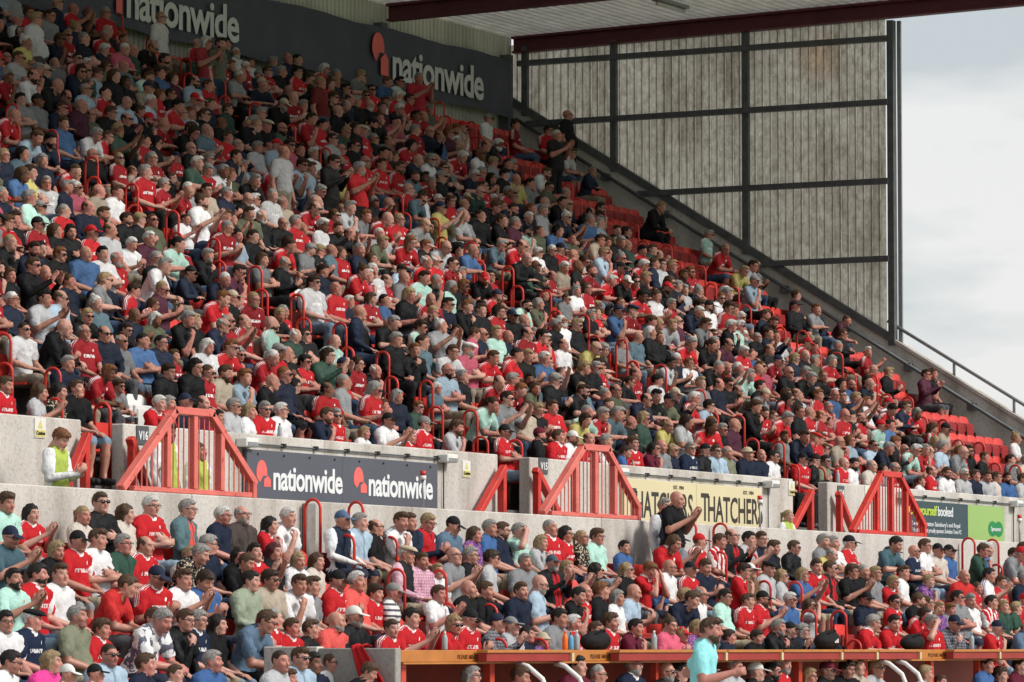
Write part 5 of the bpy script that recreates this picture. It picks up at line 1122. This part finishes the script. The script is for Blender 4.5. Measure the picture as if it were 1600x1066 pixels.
def put_seat(X, Y, Z, wcol, label, grp):
    global NSEAT
    e = tag(empty('stadium_seat', (X, Y, Z)), label, 'seat', grp); NSEAT += 1
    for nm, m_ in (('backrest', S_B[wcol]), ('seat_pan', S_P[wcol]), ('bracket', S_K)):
        o = bpy.data.objects.new(nm, m_); COL.objects.link(o); o.parent = e
ORD = 'first second third fourth fifth sixth seventh eighth ninth tenth eleventh twelfth thirteenth fourteenth fifteenth sixteenth seventeenth eighteenth nineteenth twentieth'.split()
for X, k, c in emp:
    px, py = proj((X, u_head_y(k), u_floor(k)+.7))
    put_seat(X, u_head_y(k), u_floor(k), c, 'empty white tip-up seat in the %s upper row %s' % (ORD[k], mark(X, Y1, 4)) if c else ('empty red tip-up seat, %s from the end parapet, %s upper row' % (ORD[int((XE-.75-X)/.447)], ORD[k]) if X > lastb else 'empty red tip-up seat in the %s upper row %s' % (ORD[k], mark(X, Y1, 4))), 'empty white seats' if c else ('empty red seats at the parapet' if X > lastb else 'empty red seats in the upper tier'))
for r, L_ in taken_l.items():
    for X in L_: put_seat(X, l_head_y(r), l_floor(r), 0, 'empty red tip-up seat in the '+ROWN[r]+' '+mark(X, l_head_y(r), 2), 'empty red seats in the lower tier')
for a, b in OPEN[:1]:
    for i in range(2): put_seat(a+.42+i*.46, Y1+.58, U_F0-.30, 0, 'empty red tip-up seat framed by the V16 stair opening', 'empty red seats at stair V16')
sv_, sf_ = [], []
for X, Y, Z in [(X, u_head_y(k), u_floor(k)) for X, k in occ]+[(q[0], l_head_y(r), l_floor(r)) for r, L_ in rowppl.items() for q in L_]:
    n = len(sv_)
    for bx in ((-.21, .21, .19, .225, .44, .78), (-.2, .2, -.2, .18, .40, .43)):
        m = MB().box(*bx); n = len(sv_); sv_ += [(X+a, Y+b, Z+c) for a, b, c in m.v]; sf_ += [tuple(i+n for i in q) for q in m.f]
me = bpy.data.meshes.new('seat_rows'); me.from_pydata(sv_, [], sf_); me.materials.append(M_SEATR); tag(link('seat_rows', me), 'rows of red seats under the seated spectators', 'seats', kind='stuff')

# ------------------------------------------------------------------ dugouts
DZ = 1.575; YD, YR = 21.0, 21.16
def xd(px, Y): return XatY(px, Y)
dg_ = tag(empty('dugout', (xd(1100, YR), YR, 0)), 'low red dugout with amber roof edge along the front of the lower tier', 'dugout')
xl = xd(627, YR); xr = xd(1680, YR)
MB().box(xl, xr, YR+.05, 22.62, DZ-.05, DZ-.002).build('roof_slab', M_AMBER, dg_)
MB().box(xl, xr, YR, YR+.049, DZ-.12, DZ-.001).build('head_board', M_AMBER, dg_, bevel=.004)
MB().box(xl, xr, YR-.03, YR-.001, DZ-.14, DZ-.121).build('head_board_trim', M_AMBER, dg_)
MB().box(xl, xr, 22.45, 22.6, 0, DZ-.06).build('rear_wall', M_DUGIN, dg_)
MB().box(xl-.02, xl+.06, YR+.05, 22.44, 0, DZ-.052).build('end_wall', M_DUG, dg_)
MB().box(xl, xr, 20.9, 22.44, .02, .2).build('plinth', M_TERR, dg_)
bays = [(762, 897), (968, 1136), (1137, 1223), (1224, 1316), (1317, 1371), (1372, 1438), (1489, 1562), (1563, 1680)]
for a_, b_ in bays:
    a, b = xd(a_, YD), xd(b_, YD)
    MB().box(a+.004, b-.004, YD, YR-.032, DZ-.03, DZ+.002).build('canopy', M_AMBER, dg_, bevel=.004)
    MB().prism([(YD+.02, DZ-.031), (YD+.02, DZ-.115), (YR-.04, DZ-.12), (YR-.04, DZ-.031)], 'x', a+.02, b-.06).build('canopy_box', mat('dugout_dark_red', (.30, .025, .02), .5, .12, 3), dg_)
    MB().box(b-.058, b-.005, YD-.004, YD+.08, DZ-.12, DZ-.031).build('end_block', M_CREAM, dg_)
for px in (632, 770, 905, 1028, 1142, 1250, 1352, 1376, 1455, 1530): x = xd(px, YR+.05); MB().box(x-.05, x+.05, YR+.052, YR+.14, 0, DZ-.051).build('post', M_DUG, dg_, bevel=.005)
M_TXT = mat('brown_print', (.16, .05, .01), .6, .05, 3)
for pe in (753, 960, 1486): put_text('PLEASE MIND YOUR HEAD', xd(pe-38, YR), xd(pe-38, YR)+(xd(pe, YR)-xd(pe-38, YR))*1.6, DZ-.09, .062, YR-.001, M_TXT, dg_, .012)
for px in (822, 880, 1385, 1410):
    x = xd(px, YD); h_ = tag(empty('dugout_handrail', (x, YD, 0)), 'white tubular handrail at the dugout steps under the %s canopy' % ('first' if px == 822 else 'second' if px == 880 else 'third' if px == 1385 else 'fourth'), 'handrail')
    MB().tube([(x, YD+.1, DZ-.14), (x, YD-.02, DZ-.17), (x, YD-.19, DZ-.30), (x, YD-.24, DZ-.42), (x, YD-.24, 0)], .028, 8).build('rail', M_WHITE, h_, True)
# end wall by the dugout with a red cloth
ew = tag(empty('side_wall', (xl, 21.6, 0)), 'low grey concrete wall at the dugout end with a red cloth over it', 'wall')
MB().box(xl-.14, xl-.03, YR-.02, 22.02, 0, DZ+.02).build('wall_face', M_CON2, ew, bevel=.01); MB().box(xl-.16, xl-.02, 22.022, 22.64, 0, DZ+.035).build('wall_return', M_CON, ew, bevel=.01)
v, f = [], []
for i in range(13):
    for j, (xx, zz) in enumerate([(.03, DZ+.03), (-.06, DZ+.05), (-.15, DZ+.035), (-.175, DZ-.12), (-.18, DZ-.3), (-.19, DZ-.5), (-.2, DZ-.9)]):
        u = i/12; v.append((xl+xx-.02-.02*math.sin(u*14+j*.3)*(j > 1), 21.62-.13*u*(1+.5*max(0, j-2))-.06*max(0, j-2), zz+.01*math.sin(u*9)))
for i in range(12):
    for j in range(6): q = i*7+j; f.append((q, q+7, q+8, q+1))
me = bpy.data.meshes.new('draped_cloth'); me.from_pydata(v, [], f); me.polygons.foreach_set('use_smooth', [True]*len(f)); o = link('draped_cloth', me, None, cloth('draped_red', (.42, .015, .02))); tag(o, 'red cloth draped over the low grey wall beside the dugout', 'cloth')
sm = o.modifiers.new('s', 'SOLIDIFY'); sm.thickness = .008
# bottles, cups and bags on ledges
def bottle(px, py, Y, h, m_, label, capm, Zb=None):
    p_ = onY(px, py, Y); z = Zb; h *= .85; r = h*.16; e = tag(empty('bottle', (p_[0], Y, z)), label, 'bottle')
    MB().tube([(p_[0], Y, z+h*t_) for t_ in (0, .04, .3, .62, .74, .86)], r, 10, True, [r*.85, r, r*.96, r, r*.75, r*.4]).build('body', m_, e, True); MB().tube([(p_[0], Y, z+h*.861), (p_[0], Y, z+h)], r*.42, 8).build('cap', capm, e, True)
M_CLR = mat('clear_plastic', (.30, .36, .40), .12, .05, 4); M_OR = mat('orange_plastic', (.75, .16, .02), .4, .05, 4); M_BLU = mat('blue_plastic', (.08, .35, .6), .4, .05, 4)
bottle(695, 1000, 22.3, .23, M_CLR, 'clear plastic bottle on the dugout roof by the wall end', M_WHITE, DZ); bottle(883, 1000, 22.25, .25, M_OR, 'orange bottle on the dugout roof beside a blue one', M_OR, DZ); bottle(892, 1000, 22.2, .23, M_BLU, 'blue bottle on the dugout roof beside an orange one', M_STEEL, DZ); bottle(901, 998, 22.25, .26, M_CLR, 'clear bottle on the dugout roof beside a blue one', M_WHITE, DZ); bottle(1022, 998, 22.2, .26, M_CLR, 'clear bottle with white cap on the dugout roof', M_WHITE, DZ); bottle(1518, 995, 22.25, .27, M_CLR, 'large clear bottle on the dugout roof near the lime board', M_BLU, DZ)
bottle(437, 675, Y1+.09, .2, M_CLR, 'clear bottle standing on the wall above the slate board', M_BLACK, WTOP); bottle(1309, 745, Y1+.09, .24, M_CLR, 'clear bottle standing on the wall above sign V14', M_WHITE, WTOP)
M_BAG = cloth('bag_black', (.015, .015, .017))
def bag(px, Y, w_, h, label, logo=False):
    p_ = onY(px, 1000, Y); F = Field((-w_*.6-.05, -.2, -.05), (w_*.6+.05, .2, h+.1), .016, 0); F.ell(V(0, 0, h*.42), (w_*.55, .13, h*.5), None, 0, .03); F.ell(V(w_*.15, 0, h*.55), (w_*.34, .12, h*.42), None, 0, .05); F.D = np.maximum(F.D, -(F.ax[2][None, None, :])+0*F.D)
    v, q = F.nets(); v = v+(unit(V(1, 1, 1))*0)+np.stack([wob(v, .09)*.006]*3, 1); o = empty('bag', (p_[0], Y, DZ)); tag(o, label, 'bag'); b = link('body', np_mesh('body', *decimate(v, q, 500)), None, M_BAG); b.parent = o
    s_ = link('strap', MB().tube([(-w_*.3, -.05, h*.7), (-w_*.1, -.1, h*1.02), (w_*.15, -.08, h*1.0), (w_*.35, -.04, h*.7)], .012, 6).mesh('strap', M_BAG, True)); s_.parent = o
    if logo:
        for i in range(3):
            l_ = link('stripe', MB().prism([(-.05+i*.04, h*.35), (-.025+i*.04, h*.35), (-.025+i*.04, h*(.45+.06*i)), (-.05+i*.04, h*(.45+.06*i))], 'y', -.137, -.13).mesh('stripe', M_LETW)); l_.parent = o
bag(930, 22.25, .52, .22, 'crumpled black bag on the dugout roof beside the bottles'); bag(1292, 22.2, .52, .24, 'black sports bag with white stripes on the dugout roof', True); bag(1425, 22.2, .5, .2, 'flat black bag on the dugout roof near gate V14')
print('done', NPC, NSEAT, len(emp), time.time()-T0)
